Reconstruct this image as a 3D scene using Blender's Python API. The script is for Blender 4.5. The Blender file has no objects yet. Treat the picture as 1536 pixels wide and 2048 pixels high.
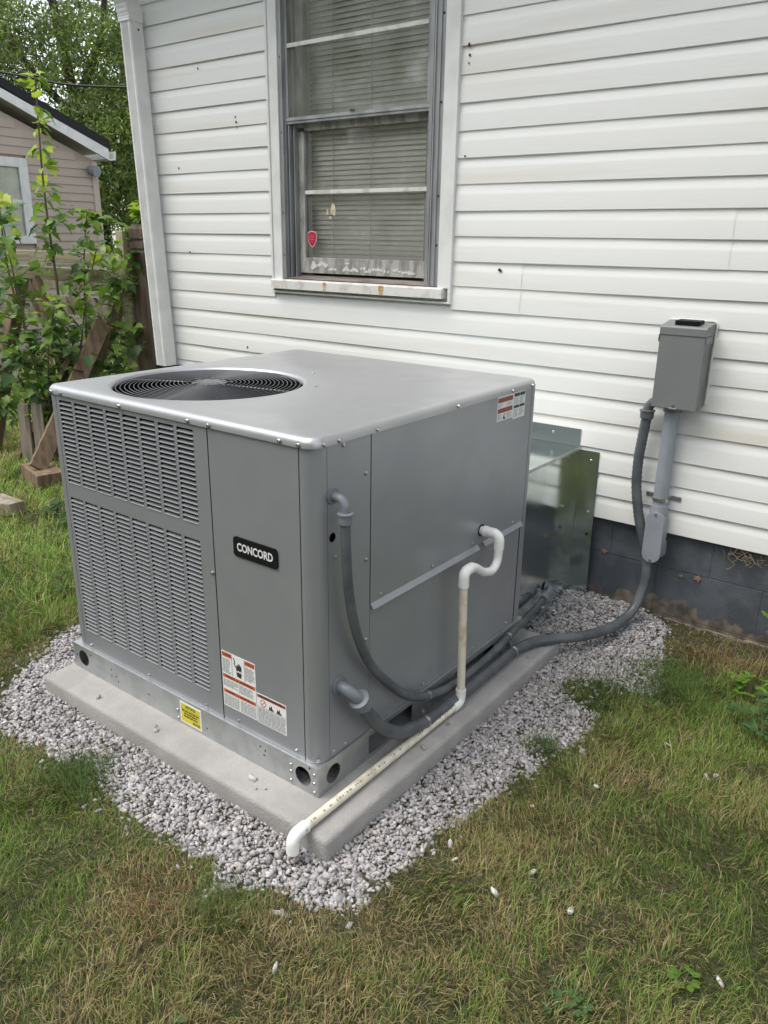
import bpy, bmesh, math, random
import numpy as np
from mathutils import Vector, Matrix

random.seed(7)
RNG = np.random.default_rng(11)
R = math.radians
sc = bpy.context.scene
COL = sc.collection

# ------------------------------------------------------------------ camera
cam = bpy.data.cameras.new('camera')
cam_o = bpy.data.objects.new('camera', cam); COL.objects.link(cam_o)
cam_o.location = (1.2018, -3.0341, 1.5038)
cam_o.rotation_euler = (R(70.902), R(-0.783), R(37.150))
cam.sensor_fit = 'VERTICAL'; cam.sensor_height = 24.0
cam.lens = 1578.0 / 2048.0 * 24.0
cam.clip_start = 0.05; cam.clip_end = 600.0
sc.camera = cam_o
CAM = np.array(cam_o.location)

# ------------------------------------------------------------------ sky, sun, exposure
SUN_EL, SUN_AZ = 62.0, 218.0          # azimuth: compass-like, 180 = from -y
world = bpy.data.worlds.new('World'); sc.world = world; world.use_nodes = True
nt = world.node_tree; nt.nodes.clear()
wo = nt.nodes.new('ShaderNodeOutputWorld'); bg = nt.nodes.new('ShaderNodeBackground')
sky = nt.nodes.new('ShaderNodeTexSky'); sky.sky_type = 'NISHITA'; sky.sun_disc = False
sky.sun_elevation = R(SUN_EL); sky.sun_rotation = R(SUN_AZ)
sky.air_density = 1.0; sky.dust_density = 1.2; sky.ozone_density = 1.0
hs = nt.nodes.new('ShaderNodeHueSaturation'); hs.inputs['Saturation'].default_value = 0.28
nt.links.new(sky.outputs[0], hs.inputs['Color']); nt.links.new(hs.outputs[0], bg.inputs[0])
bg.inputs[1].default_value = 0.15
nt.links.new(bg.outputs[0], wo.inputs[0])
sun = bpy.data.lights.new('sun', 'SUN'); sun.energy = 1.25; sun.angle = R(42); sun.color = (1.0, 0.945, 0.86)
sun_o = bpy.data.objects.new('sun', sun); COL.objects.link(sun_o)
az = R(SUN_AZ)
sdir = Vector((math.sin(az) * math.cos(R(SUN_EL)), math.cos(az) * math.cos(R(SUN_EL)), math.sin(R(SUN_EL))))
sun_o.rotation_euler = sdir.to_track_quat('Z', 'Y').to_euler()
sun_o.location = (0, 0, 12)
vs = sc.view_settings
vs.view_transform = 'Standard'; vs.look = 'None'; vs.exposure = 1.2; vs.gamma = 1.0; vs.use_curve_mapping = False

# ------------------------------------------------------------------ helpers: materials
def mat(name, base, rough=0.6, metal=0.0, var=0.0, vscale=8.0, vcol=None, bump=0.0, bscale=60.0,
        stretch=(1, 1, 1), rvar=0.0, attr=None, spec=0.5, detail=4.0, bdist=0.002, coat=0.0, transl=0.0, vmix=(0.42, 0.62)):
    m = bpy.data.materials.new(name); m.use_nodes = True
    n = m.node_tree.nodes; l = m.node_tree.links
    b = n['Principled BSDF']
    b.inputs['Roughness'].default_value = rough; b.inputs['Metallic'].default_value = metal
    b.inputs['Specular IOR Level'].default_value = spec
    b.inputs['Coat Weight'].default_value = coat
    geo = n.new('ShaderNodeNewGeometry'); mp = n.new('ShaderNodeMapping'); mp.inputs['Scale'].default_value = stretch
    l.new(geo.outputs['Position'], mp.inputs['Vector'])
    col = None
    if attr:
        a = n.new('ShaderNodeAttribute'); a.attribute_name = attr; col = a.outputs['Color']
    if var > 0 or vcol is not None:
        no = n.new('ShaderNodeTexNoise'); no.inputs['Scale'].default_value = vscale; no.inputs['Detail'].default_value = detail
        l.new(mp.outputs[0], no.inputs['Vector'])
        mr = n.new('ShaderNodeMapRange'); mr.inputs['From Min'].default_value = vmix[0]; mr.inputs['From Max'].default_value = vmix[1]
        l.new(no.outputs['Fac'], mr.inputs['Value'])
        mx = n.new('ShaderNodeMix'); mx.data_type = 'RGBA'
        c2 = vcol if vcol is not None else tuple(c * (1 - var) for c in base)
        if col is not None:
            mx.blend_type = 'MULTIPLY'; l.new(col, mx.inputs[6]); mx.inputs[7].default_value = (1 - var, 1 - var, 1 - var, 1)
        else:
            mx.inputs[6].default_value = (*base, 1); mx.inputs[7].default_value = (*c2, 1)
        l.new(mr.outputs[0], mx.inputs[0]); col = mx.outputs[2]
        if rvar:
            mr2 = n.new('ShaderNodeMapRange'); mr2.inputs['To Min'].default_value = rough; mr2.inputs['To Max'].default_value = rough + rvar
            mr2.inputs['From Min'].default_value = 0.35; mr2.inputs['From Max'].default_value = 0.65
            l.new(no.outputs['Fac'], mr2.inputs['Value']); l.new(mr2.outputs[0], b.inputs['Roughness'])
    if col is not None: l.new(col, b.inputs['Base Color'])
    else: b.inputs['Base Color'].default_value = (*base, 1)
    if bump > 0:
        nb = n.new('ShaderNodeTexNoise'); nb.inputs['Scale'].default_value = bscale; nb.inputs['Detail'].default_value = 3.0
        l.new(mp.outputs[0], nb.inputs['Vector'])
        bp = n.new('ShaderNodeBump'); bp.inputs['Strength'].default_value = bump; bp.inputs['Distance'].default_value = bdist
        l.new(nb.outputs['Fac'], bp.inputs['Height']); l.new(bp.outputs[0], b.inputs['Normal'])
    if transl > 0:
        tr = n.new('ShaderNodeBsdfTranslucent'); ms = n.new('ShaderNodeMixShader'); ms.inputs[0].default_value = transl
        if col is not None: l.new(col, tr.inputs[0])
        else: tr.inputs[0].default_value = (*base, 1)
        out = n['Material Output']
        l.new(b.outputs[0], ms.inputs[1]); l.new(tr.outputs[0], ms.inputs[2]); l.new(ms.outputs[0], out.inputs[0])
    return m

def glass_mat(name, tint, dust, dustcol):
    m = bpy.data.materials.new(name); m.use_nodes = True
    n = m.node_tree.nodes; l = m.node_tree.links; n.clear()
    out = n.new('ShaderNodeOutputMaterial')
    tr = n.new('ShaderNodeBsdfTransparent'); tr.inputs[0].default_value = (*tint, 1)
    gl = n.new('ShaderNodeBsdfGlossy'); gl.inputs['Roughness'].default_value = 0.04
    fr = n.new('ShaderNodeFresnel'); fr.inputs[0].default_value = 1.28
    df = n.new('ShaderNodeBsdfDiffuse'); df.inputs[0].default_value = (*dustcol, 1)
    geo = n.new('ShaderNodeNewGeometry'); no = n.new('ShaderNodeTexNoise'); no.inputs['Scale'].default_value = 5; no.inputs['Detail'].default_value = 6
    l.new(geo.outputs['Position'], no.inputs['Vector'])
    mr = n.new('ShaderNodeMapRange'); mr.inputs['From Min'].default_value = 0.38; mr.inputs['From Max'].default_value = 0.72
    mr.inputs['To Min'].default_value = dust * 0.4; mr.inputs['To Max'].default_value = dust * 1.6
    l.new(no.outputs['Fac'], mr.inputs['Value'])
    m1 = n.new('ShaderNodeMixShader'); m2 = n.new('ShaderNodeMixShader')
    l.new(mr.outputs[0], m1.inputs[0]); l.new(tr.outputs[0], m1.inputs[1]); l.new(df.outputs[0], m1.inputs[2])
    l.new(fr.outputs[0], m2.inputs[0]); l.new(m1.outputs[0], m2.inputs[1]); l.new(gl.outputs[0], m2.inputs[2])
    l.new(m2.outputs[0], out.inputs[0])
    return m

MAT = {}
MAT['vinyl'] = mat('vinyl_siding', (0.74, 0.74, 0.715), 0.5, vscale=2.6, bump=0.30, bscale=46, stretch=(0.22, 1, 4.0), vcol=(0.67, 0.625, 0.56), bdist=0.0015, vmix=(0.54, 0.74), detail=6)
MAT['trim'] = mat('white_trim', (0.72, 0.72, 0.70), 0.42, var=0.1, vscale=9)
MAT['trim_dirty'] = mat('weathered_white_trim', (0.66, 0.65, 0.62), 0.6, vcol=(0.42, 0.39, 0.34), vscale=16, vmix=(0.5, 0.72))
MAT['storm'] = mat('dull_aluminium', (0.33, 0.335, 0.335), 0.5, 0.35, var=0.3, vscale=14, stretch=(1, 1, 0.25), bump=0.2, bscale=70)
MAT['sash'] = mat('grey_painted_wood', (0.40, 0.39, 0.36), 0.75, vcol=(0.22, 0.21, 0.19), vscale=34, stretch=(1, 1, 0.3), bump=0.5, bscale=120)
MAT['peel'] = mat('peeling_white_paint', (0.66, 0.65, 0.62), 0.8, var=0.25, vscale=60)
MAT['baresill'] = mat('bare_sill_wood', (0.25, 0.215, 0.19), 0.85, vcol=(0.13, 0.11, 0.10), vscale=26, stretch=(0.2, 1, 1), bump=0.7, bscale=90)
MAT['blind'] = mat('blind_slats', (0.80, 0.79, 0.70), 0.5, var=0.12, vscale=6)
MAT['cordm'] = mat('blind_cord', (0.62, 0.60, 0.54), 0.9)
MAT['glass'] = glass_mat('dusty_window_glass', (0.98, 0.98, 0.97), 0.18, (0.50, 0.50, 0.45))
MAT['glass_clear'] = glass_mat('window_glass', (0.97, 0.98, 0.97), 0.03, (0.4, 0.4, 0.36))
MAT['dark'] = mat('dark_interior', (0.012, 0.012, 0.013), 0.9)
MAT['black'] = mat('black_plastic', (0.011, 0.011, 0.012), 0.5, spec=0.08)
MAT['red'] = mat('red_sticker', (0.42, 0.012, 0.045), 0.4)
MAT['pink'] = mat('sticker_border', (0.75, 0.48, 0.48), 0.4)
MAT['redprint'] = mat('sticker_print', (0.66, 0.16, 0.2), 0.4)
MAT['rust'] = mat('rust_stain', (0.42, 0.22, 0.06), 0.8, vcol=(0.60, 0.48, 0.30), vscale=45)
MAT['tapes'] = mat('tape_residue', (0.68, 0.58, 0.40), 0.8, var=0.35, vscale=60)
MAT['dirt'] = mat('dark_specks', (0.05, 0.04, 0.03), 0.9)
def block_mat():
    m = mat('painted_block', (0.060, 0.067, 0.079), 0.6, vcol=(0.092, 0.100, 0.115), vscale=9, bump=0.5, bscale=150, bdist=0.003)
    n = m.node_tree.nodes; l = m.node_tree.links; b = n['Principled BSDF']
    src = b.inputs['Base Color'].links[0].from_socket
    geo = n.new('ShaderNodeNewGeometry'); sx = n.new('ShaderNodeSeparateXYZ'); l.new(geo.outputs['Position'], sx.inputs[0])
    no = n.new('ShaderNodeTexNoise'); no.inputs['Scale'].default_value = 11; no.inputs['Detail'].default_value = 7; l.new(geo.outputs['Position'], no.inputs['Vector'])
    ad = n.new('ShaderNodeMath'); ad.operation = 'MULTIPLY_ADD'; ad.inputs[1].default_value = -0.20; l.new(no.outputs['Fac'], ad.inputs[0]); l.new(sx.outputs['Z'], ad.inputs[2])
    mr = n.new('ShaderNodeMapRange'); mr.inputs['From Min'].default_value = -0.012; mr.inputs['From Max'].default_value = -0.004
    mr.inputs['To Min'].default_value = 1; mr.inputs['To Max'].default_value = 0; l.new(ad.outputs[0], mr.inputs['Value'])
    n2 = n.new('ShaderNodeTexNoise'); n2.inputs['Scale'].default_value = 22; n2.inputs['Detail'].default_value = 5; l.new(geo.outputs['Position'], n2.inputs['Vector'])
    rp = n.new('ShaderNodeValToRGB'); rp.color_ramp.elements[0].color = (0.065, 0.058, 0.05, 1); rp.color_ramp.elements[1].color = (0.20, 0.162, 0.125, 1)
    rp.color_ramp.elements[0].position = 0.35; rp.color_ramp.elements[1].position = 0.65; l.new(n2.outputs['Fac'], rp.inputs[0])
    mx = n.new('ShaderNodeMix'); mx.data_type = 'RGBA'; l.new(mr.outputs[0], mx.inputs[0]); l.new(src, mx.inputs[6]); l.new(rp.outputs[0], mx.inputs[7])
    l.new(mx.outputs[2], b.inputs['Base Color'])
    return m
MAT['block'] = block_mat()
MAT['footing'] = mat('rough_footing', (0.19, 0.155, 0.12), 0.95, vcol=(0.085, 0.073, 0.06), vscale=18, bump=1.0, bscale=60, bdist=0.012, detail=8)
MAT['caulk'] = mat('clear_caulk', (0.66, 0.66, 0.62), 0.25)
MAT['mortar'] = mat('dark_mortar', (0.035, 0.038, 0.043), 0.9, var=0.3, vscale=30)
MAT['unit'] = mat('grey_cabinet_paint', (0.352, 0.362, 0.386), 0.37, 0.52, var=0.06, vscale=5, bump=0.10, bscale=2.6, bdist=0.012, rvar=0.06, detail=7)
MAT['louvre'] = mat('shaded_louvre_paint', (0.215, 0.222, 0.230), 0.42, 0.2, var=0.06, vscale=30)  # same paint as the cabinet, darkened to paint in shade on the slats
MAT['unit_top'] = mat('sky_lit_top_paint', (0.46, 0.467, 0.472), 0.33, 0.55, var=0.08, vscale=6, bump=0.10, bscale=3.2, bdist=0.010, rvar=0.10, detail=8)  # same paint as the cabinet, lightened to paint in sky light on top
MAT['galv'] = mat('galvanised_rail', (0.56, 0.585, 0.59), 0.34, 0.85, var=0.14, vscale=16, rvar=0.12, bump=0.05, bscale=22)
MAT['duct'] = mat('galvanised_duct', (0.66, 0.73, 0.715), 0.10, 0.98, var=0.13, vscale=7, rvar=0.10, bump=0.16, bscale=5.0, bdist=0.006)
MAT['zinc'] = mat('zinc_screw', (0.52, 0.52, 0.53), 0.28, 0.95)
MAT['wire'] = mat('fan_guard_wire', (0.09, 0.094, 0.10), 0.28, 0.1, spec=0.6)
MAT['blade'] = mat('black_fan_blade', (0.009, 0.009, 0.011), 0.7, spec=0.0)
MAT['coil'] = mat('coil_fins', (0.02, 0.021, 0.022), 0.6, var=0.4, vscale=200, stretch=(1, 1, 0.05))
MAT['label_white'] = mat('label_stock', (0.74, 0.75, 0.74), 0.4)
MAT['label_black'] = mat('label_ink', (0.03, 0.03, 0.03), 0.5)
MAT['label_orange'] = mat('label_orange', (0.55, 0.13, 0.045), 0.5)
MAT['label_brown'] = mat('label_brownred', (0.26, 0.06, 0.04), 0.5)
MAT['label_grey'] = mat('label_body_print', (0.33, 0.33, 0.33), 0.5)
MAT['yellow'] = mat('label_yellow', (0.60, 0.53, 0.02), 0.45)
MAT['letter'] = mat('silver_lettering', (0.66, 0.67, 0.67), 0.35)
MAT['pvc'] = mat('white_pvc', (0.80, 0.79, 0.76), 0.32, var=0.04, vscale=20)
MAT['pvc_old'] = mat('cream_pvc_pipe', (0.70, 0.655, 0.53), 0.4, vcol=(0.50, 0.43, 0.31), vscale=24, vmix=(0.5, 0.72))
MAT['ink'] = mat('pipe_print', (0.30, 0.28, 0.24), 0.6)
MAT['flex'] = mat('dark_flexible_conduit', (0.072, 0.080, 0.089), 0.38, var=0.15, vscale=12, vcol=(0.11, 0.118, 0.125))
MAT['fit'] = mat('grey_conduit_fitting', (0.17, 0.185, 0.20), 0.42)
MAT['pvcgrey'] = mat('grey_pvc_conduit', (0.27, 0.29, 0.32), 0.5, var=0.1, vscale=12)
MAT['box'] = mat('grey_disconnect_paint', (0.17, 0.178, 0.175), 0.42, var=0.05, vscale=6)
MAT['concrete'] = mat('concrete_pad', (0.335, 0.322, 0.308), 0.92, vcol=(0.285, 0.275, 0.263), vscale=9, bump=0.8, bscale=170, bdist=0.004, detail=10)
MAT['stone'] = mat('crushed_stone', (0.5, 0.5, 0.5), 0.75, attr='col', var=0.18, vscale=140)
MAT['grass'] = mat('grass_blades', (0.1, 0.1, 0.1), 0.62, attr='col', transl=0.28, spec=0.25)
MAT['soil'] = mat('lawn_soil', (0.070, 0.064, 0.028), 0.95, vcol=(0.026, 0.030, 0.011), vscale=95.0, bump=1.0, bscale=120, bdist=0.012, detail=5, vmix=(0.38, 0.6))
MAT['wood_dark'] = mat('dark_weathered_wood', (0.135, 0.098, 0.075), 0.85, vcol=(0.065, 0.045, 0.034), vscale=16, stretch=(1.5, 1.5, 0.12), bump=0.5, bscale=60)
MAT['wood_mid'] = mat('weathered_lumber', (0.22, 0.15, 0.095), 0.85, vcol=(0.13, 0.088, 0.058), vscale=30, stretch=(1, 1, 0.12), bump=0.5, bscale=50)
MAT['wood_grey'] = mat('grey_weathered_wood', (0.33, 0.28, 0.22), 0.9, vcol=(0.19, 0.16, 0.125), vscale=12, stretch=(2, 2, 0.3), bump=0.5, bscale=60)
MAT['wood_green'] = mat('treated_lumber', (0.40, 0.36, 0.24), 0.85, vcol=(0.26, 0.23, 0.15), vscale=11, stretch=(0.6, 0.6, 3), bump=0.4, bscale=60)
MAT['tan'] = mat('tan_siding', (0.46, 0.385, 0.32), 0.6, var=0.1, vscale=2)
MAT['tan_trim'] = mat('tan_corner_trim', (0.52, 0.43, 0.36), 0.6)
MAT['shingle'] = mat('black_shingles', (0.016, 0.017, 0.02), 0.85, var=0.4, vscale=40, bump=0.5, bscale=60)
MAT['bark'] = mat('bark', (0.060, 0.047, 0.036), 0.9, vcol=(0.028, 0.022, 0.018), vscale=14, stretch=(1, 1, 0.3), bump=0.9, bscale=30, bdist=0.02)
MAT['leaf_tree'] = mat('tree_leaves', (0.1, 0.1, 0.1), 0.5, attr='col', transl=0.38, spec=0.35)
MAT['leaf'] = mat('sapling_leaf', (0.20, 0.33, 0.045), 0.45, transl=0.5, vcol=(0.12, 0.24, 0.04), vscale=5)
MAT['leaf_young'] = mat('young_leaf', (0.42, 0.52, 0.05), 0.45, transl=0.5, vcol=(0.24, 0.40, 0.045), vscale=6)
MAT['leaf_dark'] = mat('dark_green_leaf', (0.07, 0.14, 0.04), 0.42, transl=0.35, vcol=(0.05, 0.11, 0.04), vscale=6)  # deeper green leaf colour, for lower sapling leaves and weeds
MAT['leaf_mix'] = mat('sapling_foliage', (0.1, 0.1, 0.1), 0.45, attr='col', transl=0.4)
MAT['twig'] = mat('green_brown_stem', (0.12, 0.105, 0.055), 0.8)
MAT['deadleaf'] = mat('dead_leaf', (0.27, 0.185, 0.11), 0.85, var=0.3, vscale=60)
MAT['straw'] = mat('dry_stalks', (0.36, 0.26, 0.14), 0.9)
MAT['cable'] = mat('black_cable', (0.012, 0.012, 0.013), 0.6)

# ------------------------------------------------------------------ helpers: objects
WM = {}
def link(o, parent=None, world=None):
    COL.objects.link(o)
    w = world if world is not None else Matrix.Identity(4)
    if parent is not None:
        o.parent = parent; o.matrix_parent_inverse = WM[parent.name].inverted()
    o.matrix_basis = w
    WM[o.name] = w
    return o
def tag(o, label=None, cat=None, group=None, kind=None):
    if label: o['label'] = label
    if cat: o['category'] = cat
    if group: o['group'] = group
    if kind: o['kind'] = kind
    return o
def empty(name, loc, label, cat, group=None):
    o = bpy.data.objects.new(name, None); o.empty_display_size = 0.1
    link(o, None, Matrix.Translation(loc)); return tag(o, label, cat, group)
def mesh_np(name, v, faces_flat, fsize, mats, col=None, smooth=False):
    """fast mesh: v (n,3); faces_flat flat index array; fsize array of face sizes"""
    me = bpy.data.meshes.new(name)
    v = np.asarray(v, dtype=np.float32); fl = np.asarray(faces_flat, dtype=np.int32); fs = np.asarray(fsize, dtype=np.int32)
    me.vertices.add(len(v)); me.vertices.foreach_set('co', v.ravel())
    me.loops.add(len(fl)); me.loops.foreach_set('vertex_index', fl)
    me.polygons.add(len(fs)); st = np.zeros(len(fs), dtype=np.int32); st[1:] = np.cumsum(fs)[:-1]
    me.polygons.foreach_set('loop_start', st); me.polygons.foreach_set('loop_total', fs)
    if smooth: me.polygons.foreach_set('use_smooth', np.ones(len(fs), dtype=bool))
    me.update(calc_edges=True)
    if col is not None:
        a = me.color_attributes.new('col', 'FLOAT_COLOR', 'POINT')
        c = np.ones((len(v), 4), dtype=np.float32); c[:, :3] = col; a.data.foreach_set('color', c.ravel())
    me.materials.append(mats)
    return me

class MB:
    def __init__(s): s.v = []; s.f = []
    def add(s, vs, fs):
        b = len(s.v); s.v += [tuple(p) for p in vs]; s.f += [tuple(i + b for i in f) for f in fs]; return s
    def box(s, x0, x1, y0, y1, z0, z1):
        return s.add([(x0, y0, z0), (x1, y0, z0), (x1, y1, z0), (x0, y1, z0), (x0, y0, z1), (x1, y0, z1), (x1, y1, z1), (x0, y1, z1)],
                     [(3, 2, 1, 0), (4, 5, 6, 7), (0, 1, 5, 4), (1, 2, 6, 5), (2, 3, 7, 6), (3, 0, 4, 7)])
    def bar(s, p, q, w, h, up=(0, 0, 1)):
        """rectangular bar from p to q, w across, h along 'up'"""
        p = Vector(p); q = Vector(q); d = (q - p).normalized(); a = d.cross(Vector(up))
        if a.length < 1e-4: a = d.cross(Vector((1, 0, 0)))
        a.normalize(); b = a.cross(d).normalized(); a = a * w / 2; b = b * h / 2
        vs = []
        for c in (p, q): vs += [c - a - b, c + a - b, c + a + b, c - a + b]
        return s.add(vs, [(3, 2, 1, 0), (4, 5, 6, 7), (0, 1, 5, 4), (1, 2, 6, 5), (2, 3, 7, 6), (3, 0, 4, 7)])
    def prism(s, poly, axis, a, b):
        """poly: list of 2D pts extruded along axis x/y/z from a to b"""
        n = len(poly)
        def P(u, w, t): return {'x': (t, u, w), 'y': (u, t, w), 'z': (u, w, t)}[axis]
        vs = [P(u, w, a) for u, w in poly] + [P(u, w, b) for u, w in poly]
        fs = [tuple(range(n))[::-1], tuple(range(n, 2 * n))] + [(i, (i + 1) % n, (i + 1) % n + n, i + n) for i in range(n)]
        return s.add(vs, fs)
    def tube(s, path, r, n=12, caps=True):
        pts = [Vector(p) for p in path]; m = len(pts)
        rs = r if hasattr(r, '__len__') else [r] * m
        t0 = (pts[1] - pts[0]).normalized(); u = t0.orthogonal().normalized(); rings = []
        for i in range(m):
            t = (pts[min(i + 1, m - 1)] - pts[max(i - 1, 0)]).normalized()
            u = (u - t * u.dot(t)); u = u.normalized() if u.length > 1e-6 else t.orthogonal().normalized()
            w = t.cross(u)
            rings.append([pts[i] + (u * math.cos(2 * math.pi * k / n) + w * math.sin(2 * math.pi * k / n)) * rs[i] for k in range(n)])
        vs = [p for rg in rings for p in rg]; fs = []
        for i in range(m - 1):
            for k in range(n):
                a = i * n + k; b = i * n + (k + 1) % n; fs.append((a, b, b + n, a + n))
        if caps: fs += [tuple(range(n))[::-1], tuple(range((m - 1) * n, m * n))]
        return s.add(vs, fs)
    def disc(s, c, nrm, r, h, n=16, r2=None):
        c = Vector(c); nrm = Vector(nrm).normalized()
        return s.tube([c, c + nrm * h], [r, r2 if r2 is not None else r], n)
    def mesh(s, name, m, smooth=False, bevel=0.0, bseg=2, auto=None):
        me = bpy.data.meshes.new(name); me.from_pydata(s.v, [], s.f)
        bm = bmesh.new(); bm.from_mesh(me)
        bmesh.ops.recalc_face_normals(bm, faces=bm.faces)
        if bevel > 0:
            es = [e for e in bm.edges if len(e.link_faces) == 2 and e.calc_face_angle(0) > 0.5]
            bmesh.ops.bevel(bm, geom=es, offset=bevel, segments=bseg, profile=0.5, affect='EDGES', clamp_overlap=True)
        for f in bm.faces: f.smooth = smooth
        if smooth and auto is not None:
            for e in bm.edges:
                if len(e.link_faces) == 2 and e.calc_face_angle(0) > auto: e.smooth = False
        bm.to_mesh(me); bm.free(); me.materials.append(m)
        return me
    def build(s, name, m, parent=None, smooth=False, bevel=0.0, bseg=2, world=None, auto=0.6, **t):
        if isinstance(m, str): m = MAT[m]
        o = bpy.data.objects.new(name, s.mesh(name, m, smooth, bevel, bseg, auto))
        link(o, parent, world); tag(o, **t); return o

def inst(name, me, parent, world):
    o = bpy.data.objects.new(name, me); return link(o, parent, world)

def smooth_path(pts, n=8):
    P = [Vector(p) for p in pts]; out = []
    for i in range(len(P) - 1):
        p0 = P[max(i - 1, 0)]; p1 = P[i]; p2 = P[i + 1]; p3 = P[min(i + 2, len(P) - 1)]
        for k in range(n):
            t = k / n
            out.append(0.5 * ((2 * p1) + (p2 - p0) * t + (2 * p0 - 5 * p1 + 4 * p2 - p3) * t * t + (3 * p1 - p0 - 3 * p2 + p3) * t ** 3))
    out.append(P[-1]); return out
def arc(c, u, w, r, a0, a1, n=8):
    c = Vector(c); u = Vector(u); w = Vector(w)
    return [c + (u * math.cos(a0 + (a1 - a0) * i / n) + w * math.sin(a0 + (a1 - a0) * i / n)) * r for i in range(n + 1)]

_txt = {}
def text_geo(s, size, bold=0.0):
    k = (s, size, bold)
    if k not in _txt:
        c = bpy.data.curves.new('t', 'FONT'); c.body = s; c.size = size; c.align_x = 'CENTER'; c.align_y = 'CENTER'; c.offset = bold; c.resolution_u = 3
        o = bpy.data.objects.new('t', c); COL.objects.link(o)
        dg = bpy.context.evaluated_depsgraph_get(); me = bpy.data.meshes.new_from_object(o.evaluated_get(dg))
        _txt[k] = ([tuple(v.co) for v in me.vertices], [tuple(p.vertices) for p in me.polygons])
        bpy.data.objects.remove(o); bpy.data.curves.remove(c); bpy.data.meshes.remove(me)
    return _txt[k]

# numpy value noise
def vnoise(x, y, seed=0):
    xi = np.floor(x).astype(np.int64); yi = np.floor(y).astype(np.int64); fx = x - xi; fy = y - yi
    def h(a, b):
        n = (a * 374761393 + b * 668265263 + seed * 974634777) & 0xffffffff
        n = ((n ^ (n >> 13)) * 1274126177) & 0xffffffff
        return ((n ^ (n >> 16)) & 0xffff) / 65535.0
    fx = fx * fx * (3 - 2 * fx); fy = fy * fy * (3 - 2 * fy)
    return (h(xi, yi) * (1 - fx) + h(xi + 1, yi) * fx) * (1 - fy) + (h(xi, yi + 1) * (1 - fx) + h(xi + 1, yi + 1) * fx) * fy
def fbm(x, y, s, seed=0, o=3):
    t = 0; a = 0.5
    for i in range(o): t = t + a * vnoise(x * s * 2 ** i, y * s * 2 ** i, seed + i); a *= 0.5
    return t / (1 - 0.5 ** o)

def ground_h(x, y):
    x = np.asarray(x, float); y = np.asarray(y, float)
    near = np.exp(-((y - 0.05) / 0.22) ** 2) * (y < 0.6) * 0.04 * np.clip((x + 1.5) / 0.8, 0, 1) * np.clip((1.4 - x) / 0.5, 0, 1)
    fade = np.clip(1.5 - np.hypot(x - 0, y + 1.5) / 9, 0, 1)
    return near + (fbm(x, y, 1.7, 3) - 0.5) * 0.03 * fade + (fbm(x, y, 9, 5, 2) - 0.5) * 0.012 * fade - 0.006

# gravel bed outline, pad footprint
GRAVEL = np.array([(-1.62, -1.30), (-1.48, -1.62), (-1.33, -1.89), (-1.20, -1.985), (-1.041, -2.057), (-0.90, -2.03), (-0.768, -2.034), (-0.66, -2.0), (-0.545, -2.03), (-0.43, -2.02),
    (-0.318, -2.031), (-0.2, -2.02), (-0.103, -2.035), (-0.03, -2.06), (0.06, -2.0), (0.13, -1.985), (0.20, -1.995), (0.25, -1.95), (0.292, -1.856), (0.293, -1.734), (0.30, -1.63),
    (0.315, -1.535), (0.34, -1.40), (0.352, -1.327), (0.38, -1.131), (0.42, -0.96), (0.429, -0.79), (0.385, -0.70), (0.40, -0.63), (0.46, -0.60), (0.53, -0.57), (0.560, -0.50),
    (0.52, -0.40), (0.485, -0.292), (0.455, -0.15), (0.40, -0.03), (0.3, 0.05), (-1.7, 0.05), (-1.75, -0.7)])
def in_poly(px, py, poly):
    c = np.zeros(len(px), bool); n = len(poly); j = n - 1
    for i in range(n):
        xi, yi = poly[i]; xj, yj = poly[j]
        cond = ((yi > py) != (yj > py)) & (px < (xj - xi) * (py - yi) / (yj - yi + 1e-12) + xi)
        c ^= cond; j = i
    return c
def dist_poly(px, py, poly):
    d = np.full(len(px), 9.9); n = len(poly)
    for i in range(n):
        a = poly[i]; b = poly[(i + 1) % n]; ab = b - a
        t = np.clip(((px - a[0]) * ab[0] + (py - a[1]) * ab[1]) / (ab @ ab), 0, 1)
        d = np.minimum(d, np.hypot(px - a[0] - t * ab[0], py - a[1] - t * ab[1]))
    return d
PAD = (-1.175, 0.128, -1.825, -0.455)

# ================================================================== GROUND
ax = np.concatenate([np.linspace(-90, -8, 14)[:-1], np.linspace(-8, -2, 40)[:-1], np.linspace(-2, 2, 110)[:-1], np.linspace(2, 8, 20)[:-1], np.linspace(8, 90, 14)])
ay = np.concatenate([np.linspace(-90, -6, 14)[:-1], np.linspace(-6, -3.2, 12)[:-1], np.linspace(-3.2, 0.4, 110)[:-1], np.linspace(0.4, 6, 30)[:-1], np.linspace(6, 120, 16)])
gx, gy = np.meshgrid(ax, ay, indexing='ij'); nx, ny = gx.shape
gz = ground_h(gx, gy)
ii = np.arange((nx - 1) * (ny - 1)); a = (ii // (ny - 1)) * ny + ii % (ny - 1)
quads = np.stack([a, a + ny, a + ny + 1, a + 1], 1).ravel()
gm = mesh_np('lawn_ground', np.stack([gx.ravel(), gy.ravel(), gz.ravel()], 1), quads, np.full(len(ii), 4), MAT['soil'], smooth=True)
tag(link(bpy.data.objects.new('lawn_ground', gm)), kind='structure')

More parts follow.
